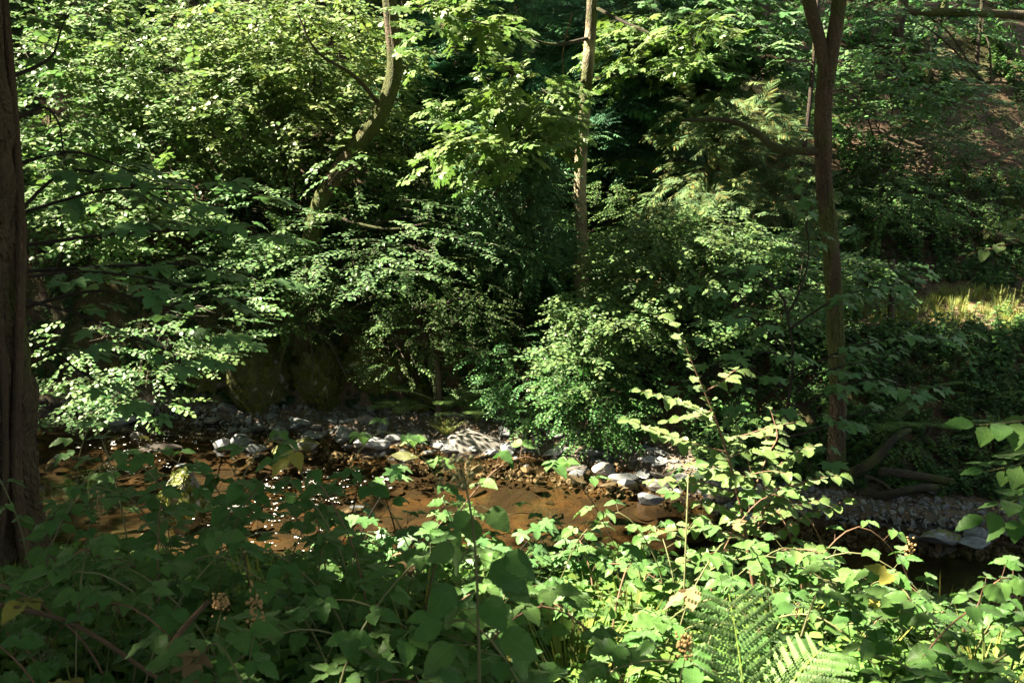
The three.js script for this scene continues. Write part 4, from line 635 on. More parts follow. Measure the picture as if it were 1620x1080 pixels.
{
  const r = rng(601);
  const ring = (n, u0, u1, d0, d1, label, group, o = {}) => { for (let k = 0; k < n; k++) { const d = rr(d0, d1, r), u = u0 + (u1 - u0) * (k + r()) / n, p = P(u, 900, d), b = ground(p.x, p.z), a = rr(0, 6.283, r); bramble(label, group, b, V(Math.cos(a), 0, Math.sin(a) * 0.6).normalize(), rr(0.5, 1.0, r), rr(o.rise?.[0] ?? 0.35, o.rise?.[1] ?? 0.6, r), o.leaves ?? 11, r, o); } };
  ring(24, -20, 640, 1.9, 3.0, 'shaded bramble cane arching over the near bank beside the thick trunk', 'brambles below the thick trunk', { rise: [0.4, 0.7] });
  ring(16, 0, 660, 3.0, 4.3, 'shaded bramble spray hanging over the near gravel of the stream', 'brambles hanging over the stream', { rise: [0.7, 1.05], leaves: 13 });
  ring(10, 600, 1000, 2.1, 2.9, 'shaded bramble cane round the foot of the tall flowering stem', 'brambles round the flowering stem', { rise: [0.35, 0.6] });
  ring(13, 1230, 1660, 2.0, 2.8, 'shaded broad leaved bramble between the fern and the grassy bank', 'brambles beyond the fern', { rise: [0.4, 0.62], size: 1.0 });
  ring(20, 1000, 1540, 3.4, 4.6, 'sunlit bramble cane beside the hazel sapling', 'sunlit brambles beside the hazel', { rise: [0.4, 0.75], size: 0.85, leaves: 9 });
  ring(12, 560, 1000, 4.0, 5.0, 'sunlit bramble trailing along the edge of the brown pool', 'sunlit brambles above the pool', { rise: [0.3, 0.5], size: 0.95, leaves: 9 });
  ring(10, 960, 1260, 2.6, 3.4, 'sunlit small leaved bramble behind the pale fern', 'sunlit brambles behind the fern', { rise: [0.25, 0.45], size: 0.7, leaves: 10 });
}
// the tall stem with a flower head rising before the pool
{
  const r = rng(701), b = P(760, 1180, 2.1); b.y = heightAt(b.x, b.z); const t = thing('flowering_bramble', 'tall bramble stem topped by a green flower head before the pool', 'bramble', b);
  const big = [1, 2, 3].map((s) => blade(0.088, 0.064, 14, { shape: 'ovate', fold: 0.12, curl: 0.25 + 0.1 * s, serr: 0.05, cols: 4, seed: s + 120 }).build());
  const pts = [b, P(758, 1060, 2.1), P(755, 930, 2.1), P(748, 830, 2.1), P(733, 748, 2.1)], g = tube(pts, 0.0065, 0.003, { sides: 7, seg: 30, rough: 0.06, col: () => [1, 1, 1] });
  const L = [[752, 800, 745, 835, 1.0], [752, 795, 790, 815, 0.95], [750, 805, 725, 810, 0.7], [748, 870, 718, 880, 1.35], [752, 880, 800, 900, 1.3], [753, 860, 840, 890, 1.1], [752, 900, 690, 950, 1.3], [755, 930, 780, 960, 1.2], [757, 960, 700, 970, 1.2], [757, 960, 810, 975, 1.2], [757, 1000, 720, 1040, 1.3], [757, 1000, 830, 1000, 1.3], [758, 1020, 680, 1020, 1.2], [758, 1030, 850, 1050, 1.25], [754, 910, 830, 930, 1.0], [752, 870, 690, 860, 0.9], [757, 980, 650, 990, 1.0]];
  for (const [u0, v0, u1, v1, s] of L) { const p = P(u0, v0, 2.1), q = P(u1, v1, 2.1 + rr(-0.12, 0.08, r)); q.lerp(p, 0.45); g.add(stick(p, q, 0.0015, 0.0012, 3), ID); const f = q.clone().sub(p).normalize(); f.y = Math.min(f.y, 0) - 0.25; leafMesh(t, 'leaf', pick(big, r), pick(M.bramble, r), basis(q, f, jitter(V(0, 0.8, 0.7), 0.2, r), s * 0.92)); }
  part('stem', g.build(), M.cane, t);
  const hd = new Geo(); for (let k = 0; k < 26; k++) { const e = P(725 + rr(-30, 40, r), 742 + rr(-22, 35, r), 2.1 + rr(-0.04, 0.04, r)); hd.add(stick(P(736, 775, 2.1), e, 0.0012, 0.0009, 3), ID); const q = new THREE.Matrix4().makeScale(0.006, 0.006, 0.006).setPosition(e); const s = new THREE.IcosahedronGeometry(1, 1), sg = { p: s.attributes.position.array, n: s.attributes.normal.array, c: new Array(s.attributes.position.count * 3).fill(1), t: s.attributes.uv.array, i: [...Array(s.attributes.position.count).keys()] }; hd.add(sg, q); }
  part('flower_head', hd.build(), M.cane, t);
}

// ---------------------------------------------------------------- ferns
function fern(label, base, fronds, group) {                          // fronds: [direction, length, droop, pairs, near]
  const t = thing('fern', label, 'fern', base, group);
  fronds.forEach(([dir, len, droop, pairs, near], k) => {
    if (!near) { const m = part('frond', frondGeo(len, 900 + k * 13, { pairs, lobes: 5, droop }).build(), M.fern, null); basis(V(0, 0, 0), dir, UP, 1, mt); mt.decompose(m.position, m.quaternion, m.scale); t.add(m); return; }
    const at = (s) => V(len * s, len * (0.35 * s - droop * s * s), 0), f = tube([0, 0.25, 0.5, 0.75, 1].map(at), 0.004, 0.001, { sides: 5, seg: 16, col: () => [2.2, 1.7, 1.0] });
    const m = part('frond', f.build(), M.fern, null); basis(V(0, 0, 0), dir, UP, 1, mt); mt.decompose(m.position, m.quaternion, m.scale); t.add(m);
    const shapes = [0.25, 0.5, 0.75, 1].map((s, i) => pinna(s, 0.15 + 0.02 * i, 14, 70 + i).build());
    for (let j = 0; j < pairs * 2; j++) { const s = 0.12 + 0.87 * (j >> 1) / pairs, l = len * 0.36 * Math.pow(Math.sin(Math.PI * Math.pow(1 - s, 0.6)), 0.85) + 0.008; const q = part('pinna', shapes[3], M.fern, null); basis(at(s), V(0.5, 0.35 - 2 * droop * s * 0.8, j % 2 ? 1 : -1), V(-0.15, 1, 0), l, mt); mt.decompose(q.position, q.quaternion, q.scale); m.add(q); }
  });
  return t;
}
fern('pale green fern arching up among the sunlit brambles', P(1185, 1215, 2.0), [[V(-0.12, 0.9, -0.45), 0.42, 0.2, 13, true], [V(0.6, 0.8, -0.35), 0.36, 0.4, 12, true], [V(-0.7, 0.45, 0.2), 0.36, 0.4, 12, true]]);
{
  const fronds = (n, l, s) => { const r = rng(s); return Array.from({ length: n }, (_, k) => { const a = k / n * 6.283 + r(); return [V(Math.cos(a), rr(0.35, 0.8, r), Math.sin(a)), l * rr(0.7, 1.1, r), rr(0.4, 0.6, r), 18, false]; }); };
  for (const [u, v, n, l, lab] of [[705, 655, 12, 1.05, 'lush fern above the gravel bar beside the bluish herbs'], [635, 655, 8, 0.75, 'small fern below the yellow moss on the far bank'], [755, 668, 9, 0.75, 'fern drooping over the gravel bar beside the grass tuft'], [1400, 690, 8, 0.8, 'fern in deep shade beyond the forked trunk'], [1430, 640, 7, 0.7, 'fern on the dark bank above the mossy roots'], [520, 580, 5, 0.4, 'small fern rooted between the mossy boulders'], [310, 640, 6, 0.45, 'fern hanging beside the mossy boulder over the water'], [1225, 700, 7, 0.6, 'dark fern behind the hazel sapling'], [1560, 640, 6, 0.5, 'fern on the dark bank behind the broad leaved sprig']]) fern(lab, G(u, v), fronds(n, l, u));
}

// ---------------------------------------------------------------- stones
function rockGeo(seed, detail, { flat = 0.65, cuts = 12, rough = 0.18, palette = 0, bumps = 0.03 } = {}) {
  const r = rng(seed), g0 = new THREE.IcosahedronGeometry(1, detail), p = g0.attributes.position, planes = [];
  for (let k = 0; k < cuts; k++) planes.push([V(rr(-1, 1, r), rr(-1, 1, r), rr(-1, 1, r)).normalize(), rr(0.4, 0.78, r)]);
  const v = V(), st = V(rr(0.8, 1.35, r), flat * rr(0.8, 1.2, r), rr(0.7, 1.0, r)), cols = [];
  for (let i = 0; i < p.count; i++) {
    v.fromBufferAttribute(p, i).normalize(); const o = v.clone();
    v.multiplyScalar(1 + rough * fbm(o.x * 1.4 + seed, o.y * 1.4, o.z * 1.4, 3));
    for (const [n, d] of planes) { const q = v.dot(n) - d; if (q > 0) v.addScaledVector(n, -q * 0.93); }
    v.multiplyScalar(1 + bumps * fbm(o.x * 6, o.y * 6 + seed, o.z * 6, 4)).multiply(st); p.setXYZ(i, v.x, v.y, v.z);
    const f = fbm(o.x * 2.2 + seed * 3, o.y * 2.2, o.z * 2.2, 4), base = [[0.21, 0.22, 0.225], [0.2, 0.185, 0.165], [0.14, 0.15, 0.157], [0.25, 0.23, 0.2]][palette];
    let c = base.map((x) => x * (1 + 0.9 * f)); if (fbm(o.x * 3 + 7, o.y * 9, o.z * 3 + seed, 2) > 0.3) c = c.map((x) => x * 1.45);
    cols.push(...c);
  }
  g0.setAttribute('color', new THREE.Float32BufferAttribute(cols, 3));
  return toCreasedNormals(g0, 0.35);
}
function mossed(g, amt, seed, bright = 1) {                          // patches of moss with ragged outlines
  const h = g.clone(), p = h.attributes.position, c = h.attributes.color, n = h.attributes.normal;
  for (let i = 0; i < p.count; i++) { const x = p.getX(i), y = p.getY(i), z = p.getZ(i), m = 0.6 * n.getY(i) + 1.6 * fbm(x * 1.7 + seed, y * 1.7, z * 1.7, 3) + 0.8 * n3(x * 6, y * 6, z * 6 + seed); const k = sst(-0.06, 0.06, m - (1 - amt * 2) * 0.7); const s = bright * (0.8 + 0.7 * n3(x * 9, y * 9, z * 9)); const col = mixc([c.getX(i), c.getY(i), c.getZ(i)], [0.14 * s, 0.15 * s, 0.02 * s], k); c.setXYZ(i, ...col); }
  return h;
}
const rocks = [0, 1, 2].map((pal) => [1, 2, 3, 4, 5, 6].map((s) => rockGeo(s * 7 + pal * 101, 9, { palette: pal, flat: rr(0.38, 0.62), cuts: 15 + s % 5 })));
const smallRocks = [0, 1, 2].map((pal) => [1, 2, 3, 4].map((s) => rockGeo(s * 11 + pal * 57, 4, { palette: pal })));
function rock(name, label, u, v, w, { geo, mat = M.stone, h = 1, rot = 0, tilt = 0, group, category = 'rock', sink = 0.35, y, fuzz = 0 } = {}) {
  const p = G(u, v), s = w * px(p.distanceTo(EYE)) * 0.5, o = shade(new THREE.Mesh(geo, mat)); o.name = numbered(name);
  const gy = y ?? Math.max(heightAt(p.x, p.z), -0.02);
  o.position.set(p.x, gy + s * h * (0.62 - sink), p.z); o.rotation.set(tilt, rot, tilt * 0.6); o.scale.set(s, s * h, s); o.userData = { label, category }; if (group) o.userData.group = group; scene.add(o);
  if (fuzz) {                                                        // cushions of moss shoots on the mossy patches
    o.updateMatrixWorld(); const r = rng(u), a = geo.attributes, list = [], nm = new THREE.Matrix3().getNormalMatrix(o.matrixWorld);
    for (let k = 0; k < fuzz * 6 && list.length < fuzz; k++) { const i = Math.floor(r() * a.position.count); if (a.color.getX(i) > a.color.getY(i) * 1.02 || a.color.getZ(i) > 0.05) continue; const q = V().fromBufferAttribute(a.position, i).applyMatrix4(o.matrixWorld), n = V().fromBufferAttribute(a.normal, i).applyMatrix3(nm).normalize(), b = rr(0.6, 1.3, r); list.push([basis(q, n.clone().cross(V(0.3, 0.2, 0.9)).normalize(), n, rr(0.6, 1.5, r)), [b * 1.1, b, b * 0.6]]); }
    if (list.length > 8) { const m = instanced('moss', mossTuft, M.mossShoot, list); m.matrixAutoUpdate = false; m.matrix.copy(o.matrixWorld).invert(); o.add(m); }
  }
  return o;
}
const mossTuft = grassTuft(22, 0.05, 7, 1.1).build();
M.mossShoot = leafMaterial('moss shoots', 0.075, 0.1, 0.02, { t: 0.25, coat: 0 });
const pale = rockGeo(71, 11, { palette: 1, flat: 0.3, cuts: 9 }), paler = rockGeo(75, 11, { palette: 3, flat: 0.8, cuts: 5 }), golden = rockGeo(83, 26, { palette: 1, flat: 0.9, cuts: 9, rough: 0.4, bumps: 0.05 });
rock('slab_rock', 'tilted flat slab with sunlit top on the gravel bar', 752, 712, 88, { geo: pale, h: 0.8, tilt: 0.3, rot: 2.8 });
rock('boulder', 'large golden boulder with moss cap in midstream', 298, 842, 108, { geo: mossed(golden, 0.4, 3, 1.5), h: 0.95, rot: 0.6, sink: 0.35, fuzz: 260 });
rock('rock', 'rounded pale rock in sun at the edge of the brown pool', 955, 757, 36, { geo: paler, rot: 0.4 });
rock('rock', 'long pale wedge shaped rock lying in the brown pool', 910, 750, 50, { geo: pale, h: 0.5, rot: 0.3, mat: M.wet });
rock('rock', 'small flat rock beside the rounded pale rock', 982, 768, 42, { geo: rocks[0][2], h: 0.6 });
rock('rock', 'blue grey oval rock at the near end of the pool', 1025, 835, 66, { geo: rocks[2][1], h: 0.95, rot: 0.8, mat: M.stone });
rock('rock', 'squarish rock with dark front face beside the pool', 1040, 775, 42, { geo: rocks[1][3], h: 0.9 });
rock('mossy_rock', 'rock with bright green moss beard above the riffle', 448, 752, 48, { geo: mossed(rocks[1][1], 0.6, 9, 1.2), h: 1.3 });
rock('mossy_rock', 'flat moss topped rock behind the bearded rock', 478, 730, 62, { geo: mossed(rocks[1][4], 0.5, 5, 0.75), h: 0.7 });
rock('mossy_rock', 'rounded mossy rock where the stream narrows', 643, 752, 46, { geo: mossed(rocks[0][3], 0.55, 2, 0.75), h: 0.9 });
rock('rock', 'dark upright rock in midstream', 385, 728, 46, { geo: rocks[2][0], h: 1.3, mat: M.wet });
rock('rock', 'dark broad rock in midstream beside the upright one', 352, 735, 44, { geo: rocks[2][4], h: 1.2, mat: M.wet });
rock('rock', 'blue grey rounded rock beside the bearded rock', 410, 738, 34, { geo: rocks[0][5], h: 1.1, mat: M.wet });
rock('rock', 'long grey rock at the foot of the dark bank', 470, 672, 44, { geo: rocks[0][1], h: 0.75 });
rock('rock', 'low grey rock beside the hanging greenery', 335, 670, 40, { geo: rocks[1][2], h: 0.7 });
rock('rock', 'flat grey rock in the shaded shallows upstream', 190, 682, 54, { geo: rocks[0][4], h: 0.55 });
rock('rock', 'pair of pinkish angular rock in the upstream shallows', 215, 715, 28, { geo: rocks[1][5], h: 1.1, rot: 1 });
rock('boulder', 'big grey boulder half buried in the dark gravel beyond the sunlit brambles', 1478, 868, 62, { geo: mossed(rocks[0][0], 0.2, 8), h: 1.0 });
rock('rock', 'broad dark rock on the dark gravel beside the big boulder', 1545, 855, 50, { geo: rocks[2][3], h: 0.9 });
rock('rock', 'low dark rock at the water edge below the big boulder', 1540, 890, 44, { geo: rocks[2][5], h: 0.7 });
rock('rock', 'white bleached rock on the near gravel', 375, 846, 46, { geo: rockGeo(91, 9, { palette: 1, flat: 0.5 }), h: 0.6 });
rock('rock', 'submerged golden slab in the sunlit shallows', 255, 742, 70, { geo: rockGeo(97, 9, { palette: 1, flat: 0.4 }), h: 0.4, mat: M.bedStone });
for (const [u, v, w, lab, k] of [[585, 712, 64, 'broad blue grey rock on the gravel bar', 0], [545, 695, 50, 'grey rock on the gravel bar below the mossy boulders', 2], [620, 700, 44, 'grey angular rock on the gravel bar', 1], [665, 697, 40, 'buff rock beside the grass tuft on the gravel bar', 3], [712, 722, 38, 'upright grey rock at the pool edge', 4], [745, 718, 40, 'sloping grey rock below the tilted slab', 5], [800, 722, 28, 'small pale rock below the tilted slab', 1], [800, 690, 40, 'dark square slab beside the tilted slab', 2]]) rock('rock', lab, u, v, w, { geo: rocks[k === 3 ? 1 : 0][k], h: 0.85, rot: k });
// mossy boulders that hold up the far bank under the leaning tree
for (const [u, v, w, h, lab] of [[400, 640, 170, 1.1, 'huge dark mossy boulder in the bank under the leaning tree'], [510, 640, 95, 1.3, 'dark upright mossy boulder beside the hollow in the bank'], [600, 610, 120, 1.0, 'yellow mossed boulder under the far bank shrubs'], [340, 590, 90, 1.2, 'mossy boulder shoulder behind the hanging greenery'], [450, 540, 110, 1.0, 'mossy boulder under the roots of the leaning tree'], [665, 650, 60, 0.9, 'small mossy boulder behind the fern clump']]) rock('mossy_boulder', lab, u, v, w, { geo: mossed(rockGeo(u, 30, { palette: 1, flat: 0.95, cuts: 10, rough: 0.6, bumps: 0.09 }), 0.98, u, 0.5), h, category: 'boulder', sink: 0.15, fuzz: 900 });
{
  const r = rng(811), bar = [], shallows = [], right = [], near = [];
  const far = (x) => farEdge(x), zone = (list, n, x0, x1, q0, q1, size, edge) => { for (let k = 0; k < n; k++) { const x = rr(x0, x1, r), d = edge(x, rr(q0, q1, r)), s = size * Math.pow(r(), 1.6) + 0.035; list.push([x, -d, s]); } };
  zone(bar, 215, -4.6, 2.6, -0.3, 1, 0.16, (x, q) => far(x) + q * barWidth(x));
  zone(shallows, 34, -6.2, -1.6, 0.35, 1.0, 0.13, (x, q) => mix(nearEdge(x), far(x), q));
  zone(right, 35, 2.4, 6.5, -0.2, 1.4, 0.12, (x, q) => far(x) + q * 0.8);
  zone(near, 14, -5, -0.8, -0.6, 0.9, 0.09, (x, q) => nearEdge(x) + q * 0.8);
  const place = (list, label, group, mats, pals) => list.forEach(([x, z, s]) => { const o = shade(new THREE.Mesh(pick(s > 0.09 ? rocks[pick(pals, r)] : smallRocks[pick(pals, r)], r), pick(mats, r))); o.name = numbered('stone'); o.position.set(x, Math.max(heightAt(x, z), -0.07) + s * 0.22, z); o.rotation.set(rr(-0.4, 0.4, r), r() * 6.28, rr(-0.4, 0.4, r)); o.scale.set(s, s * rr(0.6, 1, r), s * rr(0.7, 1.1, r)); o.userData = { label, category: 'stone', group }; scene.add(o); });
  place(bar, 'loose grey stone on the far gravel bar', 'stones on the far gravel bar', [M.stone, M.stone, M.wet], [0, 0, 1, 2]);
  place(shallows, 'wet stone breaking the water of the riffle', 'stones in the riffle', [M.wet, M.wet, M.bedStone], [1, 2, 0]);
  place(right, 'shaded stone on the dark gravel below the forked tree', 'stones below the forked tree', [M.stone], [1, 2]);
  place(near, 'sunlit stone on the near gravel behind the brambles', 'stones on the near gravel', [M.stone, M.bedStone], [0, 1]);
  // slabs seen through the water, pieces of the stream bed
  const bed = scene.userData.bed; delete scene.userData.bed;
  for (let k = 0; k < 150; k++) { const x = rr(-6.5, 2.4, r), z = -mix(nearEdge(x), farEdge(x), rr(0.05, 0.95, r)), s = 0.07 + 0.24 * Math.pow(r(), 1.5), o = shade(new THREE.Mesh(pick(rocks[1], r), M.bedStone)); o.name = 'bed_stone'; o.position.set(x, heightAt(x, z) + 0.01, z); o.rotation.set(rr(-0.2, 0.2, r), r() * 6.28, rr(-0.2, 0.2, r)); o.scale.set(s, Math.min(s * 0.35, 0.07), s * rr(0.6, 1, r)); bed.add(o); }
  // gravel and pebbles
  const peb = [], pg = rockGeo(5, 1, { palette: 0, cuts: 4 });
  for (let k = 0; k < 9000; k++) { const side = r(), x = rr(-7, 7, r), q = rr(-0.4, 1.1, r), d = side < 0.72 ? farEdge(x) + q * Math.max(0.6, barWidth(x)) : nearEdge(x) - q * 0.9, z = -d, s = 0.012 + 0.035 * r() * r(), b = rr(0.6, 1.3, r); peb.push([new THREE.Matrix4().compose(V(x, Math.max(heightAt(x, z), -0.1) + s * 0.2, z), new THREE.Quaternion().setFromEuler(new THREE.Euler(r() * 6, r() * 6, r() * 6)), V(s, s * 0.7, s)), [b, b * 0.96, b * 0.9]]); }
  const m = instanced('gravel', pg, M.stone, peb); m.userData = { kind: 'stuff', label: 'grey gravel along both edges of the stream', category: 'gravel' }; scene.add(m);
  // foam where the water breaks
  const fo = [], fg = new THREE.IcosahedronGeometry(1, 1);
  for (let k = 0; k < 40000 && fo.length < 900; k++) { const x = rr(-7, 0, r), z = rr(-13, -8, r), f = riffle(x, z); if (f < 0.25 || fbm(x * 6, z * 10, 5, 2) < 0.12 + 0.25 * (1 - f)) continue; const s = rr(0.003, 0.008, r); fo.push([new THREE.Matrix4().compose(V(x, waterAt(x, z) + 0.001, z), new THREE.Quaternion().setFromAxisAngle(UP, r() * 6), V(s * rr(1, 2.4, r), s * 0.35, s)), [1, 1, 1]]); }
  const fm = instanced('foam', fg, M.foam, fo); fm.userData = { kind: 'stuff', label: 'white foam flecks on the broken water of the riffle', category: 'foam' }; scene.add(fm);
}

// ---------------------------------------------------------------- fallen wood, fence, plants of the clearing
for (const [pts, r0, r1, lab] of [[[[1425, 18, 20], [1520, 20, 20], [1640, 24, 20]], 0.1, 0.08, 'horizontal fallen pole across the top of the bare slope'], [[[1390, 745, 9.3], [1450, 752, 9.2], [1510, 762, 9.1]], 0.05, 0.04, 'mossy fallen branch lying above the roots of the forked tree'], [[[1370, 752, 9.2], [1400, 765, 9], [1412, 778, 8.9]], 0.02, 0.012, 'short bare stick beside the roots of the forked tree'], [[[465, 682, 12.5], [500, 676, 12.4], [530, 668, 12.3]], 0.014, 0.006, 'pale bent stick on the gravel below the mossy boulders'], [[[640, 440, 13], [590, 470, 12.8], [530, 500, 12.6]], 0.025, 0.012, 'dead branch slanting across the far bank'], [[[740, 470, 12.6], [700, 480, 12.6], [650, 490, 12.6]], 0.03, 0.02, 'mossy log end in the dark far bank'], [[[100, 670, 11.5], [150, 650, 11.4], [200, 610, 11.3]], 0.018, 0.008, 'bare branch arching over the upstream shallows'], [[[-10, 955, 2.5], [110, 985, 2.45], [260, 1080, 2.35]], 0.009, 0.006, 'brown woody cane crossing the shaded brambles'], [[[1255, 310, 13.2], [1210, 255, 13.2], [1170, 225, 13.1]], 0.012, 0.006, 'pale dead twig leaning through the pale conifer'], [[[885, 170, 13.3], [870, 240, 13.3], [862, 300, 13.3]], 0.012, 0.006, 'dry hanging twig beside the slender trunk'], [[[905, 20, 13.4], [890, 90, 13.4], [900, 160, 13.4]], 0.01, 0.006, 'dry upright twig beside the slender trunk'], [[[860, 200, 13.3], [880, 260, 13.3], [905, 285, 13.4]], 0.01, 0.006, 'dry crooked twig at the slender trunk'], [[[250, 1060, 2.3], [285, 1000, 2.3], [330, 950, 2.35]], 0.012, 0.007, 'grey lichen crusted twig under the shaded brambles'], [[[1560, 368, 15], [1600, 380, 15], [1660, 384, 15]], 0.12, 0.1, 'old mossy log lying on the dark slope']]) {
  const q = pts.map((a) => P(...a)), t = thing('fallen_branch', lab, 'branch', q[1].clone()); part('wood', tube(q, r0, r1, { sides: 8, seg: 20, rough: 0.16, caps: true, col: barkCol(r0 < 0.013 ? [0.24, 0.15, 0.08] : [0.07, 0.055, 0.032], r0 > 0.02 ? 0.45 : 0), seed: r0 * 999 }).build(), M.bark, t);
}
{
  const r = rng(881);
  for (let k = 0; k < 34; k++) { const u = rr(430, 780, r), v = rr(420, 560, r), p = G(u, v).add(V(0, rr(0.05, 0.3, r), 0)), a = rr(-0.5, 0.9, r), L = rr(0.25, 0.8, r), dir = V(Math.cos(a) * (k % 2 ? 1 : -1), -Math.sin(a), rr(-0.2, 0.5, r)), t = thing('dead_twig', 'thin dead twig tangled on the dark far bank', 'twig', p, 'dead twigs on the far bank'); part('wood', tube([p, p.clone().addScaledVector(dir, L * 0.5).add(V(0, rr(-0.06, 0.08, r), 0)), p.clone().addScaledVector(dir, L)], rr(0.005, 0.011, r), 0.003, { sides: 5, seg: 8, col: barkCol([0.2, 0.14, 0.08], 0) }).build(), M.bark, t); }
  const lt = trees[1][0];
  for (let k = 0; k < 4; k++) { const u = rr(400, 580, r), a = P(486 + rr(-12, 12, r), 505, 13.3), b = P(mix(486, u, 0.5), rr(515, 550, r), 12.9), c = P(u, rr(570, 640, r), 12.6); part('root', tube([a, b, c], rr(0.02, 0.05, r), 0.01, { sides: 7, seg: 16, rough: 0.2, col: barkCol([0.08, 0.06, 0.035], 0.5) }).build(), M.bark, lt); }
}
{
  const f = thing('wire_fence', 'rusty wire netting fence on dark posts along the far bank', 'fence', ground(0, -12.9)), tops = [];
  for (const [u, v, w] of [[690, 505, 0.05], [835, 500, 0.03], [985, 500, 0.04], [1160, 560, 0.055], [1403, 555, 0.045]]) { const p = P(u, v, u > 1100 ? 11.6 : 12.6), b = ground(p.x, p.z), h = u > 1100 ? 1.0 : 0.95; part('post', tube([b.clone().add(V(0, -0.3, 0)), b.clone().add(V(0.02, h * 0.5, 0)), b.clone().add(V(-0.02, h, 0))], w, w * 0.9, { sides: 10, seg: 8, caps: true, rough: 0.06 }).build(), M.post, f); tops.push([b, h]); }
  for (let k = 0; k < 6; k++) part('wire', tube(tops.map(([b, h]) => b.clone().add(V(0, h * (0.12 + 0.165 * k), 0.03))), 0.0016, 0.0016, { sides: 4, seg: 60, rough: 0 }).build(), M.wire, f);
}
{
  const r = rng(911), proto = [];
  for (let k = 0; k < 9; k++) { const [u, v, h] = [[1505, 520, 50], [1527, 505, 48], [1578, 500, 50], [1590, 490, 40], [1600, 500, 44], [1490, 470, 30], [1465, 500, 30], [1560, 510, 30], [1612, 490, 45]][k], b = G(u, v), t = thing('seed_spike', 'upright yellow green seed spike in the sunlit grass', 'plant', b, 'seed spikes in the sunlit grass'), H = h * px(13), g = stick(b, b.clone().add(V(0.03, H, 0)), 0.006, 0.002, 4, [1, 1, 1]); part('stem', (() => { const q = new Geo(); q.add(g, ID); return q.build(); })(), M.cane, t);
    const sp = new Geo(); for (let j = 0; j < 60; j++) { const y = rr(0.2, 1, r), a = r() * 6.28; sp.add(LEAF.small[0], basis(b.clone().add(V(0.03 * y, H * y, 0)), V(Math.cos(a), 0.8, Math.sin(a)), UP, rr(0.4, 1.1, r) * (1.25 - y), mt), tint(r, 0.3, 0.2)); } part('foliage', sp.build(), M.grass, t); proto.push(t); }
}
// dry flower heads standing among the brambles
{
  const r = rng(931), sg = (() => { const q = new THREE.IcosahedronGeometry(1, 1), n = q.attributes.position.count; return { p: q.attributes.position.array, n: q.attributes.normal.array, c: new Array(n * 3).fill(1), t: q.attributes.uv.array, i: [...Array(n).keys()] }; })();
  for (const [u, v, d, h, lab] of [[405, 990, 2.2, 60, 'tall dry brown flower head in the shaded brambles'], [350, 965, 2.4, 20, 'small dry flower cluster beside the tall dry flower head'], [1085, 1035, 2.1, 25, 'dry brown flower head beside the pale green fern'], [160, 810, 3.2, 25, 'dry flower head against the stream below the thick trunk'], [1440, 880, 3.6, 25, 'dry flower spike above the sunlit brambles']]) {
    const top = P(u, v - h, d), low = P(u - 12, v + 60, d + 0.03), b = low.clone().setY(heightAt(low.x, low.z)), t = thing('dry_flower_head', lab, 'flower', b), g = tube([b, low, P(u, v, d), top], 0.003, 0.0015, { sides: 5, seg: 12, rough: 0, col: () => [1, 1, 1] });
    part('stem', g.build(), M.cane, t);
    const f = new Geo(); for (let k = 0; k < 46; k++) { const q = P(u, v, d).lerp(top, r()).add(V(rr(-1, 1, r), rr(-1, 1, r), rr(-1, 1, r)).multiplyScalar(0.022)); f.add(sg, mt.makeScale(...[1, 1, 1].map(() => rr(0.0025, 0.006, r))).setPosition(q)); } part('seed_cluster', f.build(), M.straw, t);
  }
}
// sprigs of broad leaves reaching in from the grassy bank beside the camera
{
  const r = rng(921), b = ground(1.75, -2.4), t = thing('broad_leaved_sprig', 'broad leaved sprig reaching in over the dark stream bank', 'shrub', b);
  const geo = [1, 2, 3].map((s) => blade(0.075, 0.045, 10, { shape: 'ovate', fold: 0.15, curl: 0.25, serr: 0.06, cols: 4, seed: s + 140 }).build());
  for (const [q, n] of [[[[1680, 640, 2.6], [1640, 660, 2.6], [1600, 668, 2.6], [1550, 672, 2.6]], 9], [[[1690, 700, 2.6], [1650, 720, 2.55], [1610, 735, 2.55], [1565, 745, 2.55]], 10], [[[1690, 760, 2.6], [1650, 780, 2.5], [1610, 790, 2.5], [1565, 815, 2.5]], 11], [[[1700, 720, 2.6], [1660, 760, 2.6], [1630, 790, 2.6], [1600, 830, 2.6]], 9]]) leafyShoot(t, q.map((a) => P(...a)), 0.004, n, geo, M.bramble, r, { size: 1.3, mat: M.cane, stalk: 0.02 });
  leafyShoot(t, [b, P(1700, 900, 2.5), P(1705, 780, 2.55), P(1690, 640, 2.6)], 0.008, 6, geo, M.bramble, r, { mat: M.cane });
  const b2 = ground(3.0, -4.2), t2 = thing('hazel_sprig', 'pale hazel sprig hanging in before the dark slope', 'shrub', b2);
  for (const [q, n] of [[[[1690, 330, 4.2], [1650, 350, 4.2], [1610, 380, 4.2], [1535, 402, 4.2]], 12], [[[1690, 330, 4.2], [1650, 340, 4.2], [1620, 345, 4.2], [1590, 355, 4.2]], 7]]) leafyShoot(t2, q.map((a) => P(...a)), 0.005, n, hazGeo, M.hazelNear, r, { size: 0.9 });
  leafyShoot(t2, [b2, P(1720, 700, 4.2), P(1730, 480, 4.2), P(1690, 330, 4.2)], 0.012, 14, hazGeo, M.hazelNear, r, { size: 0.9 });
}

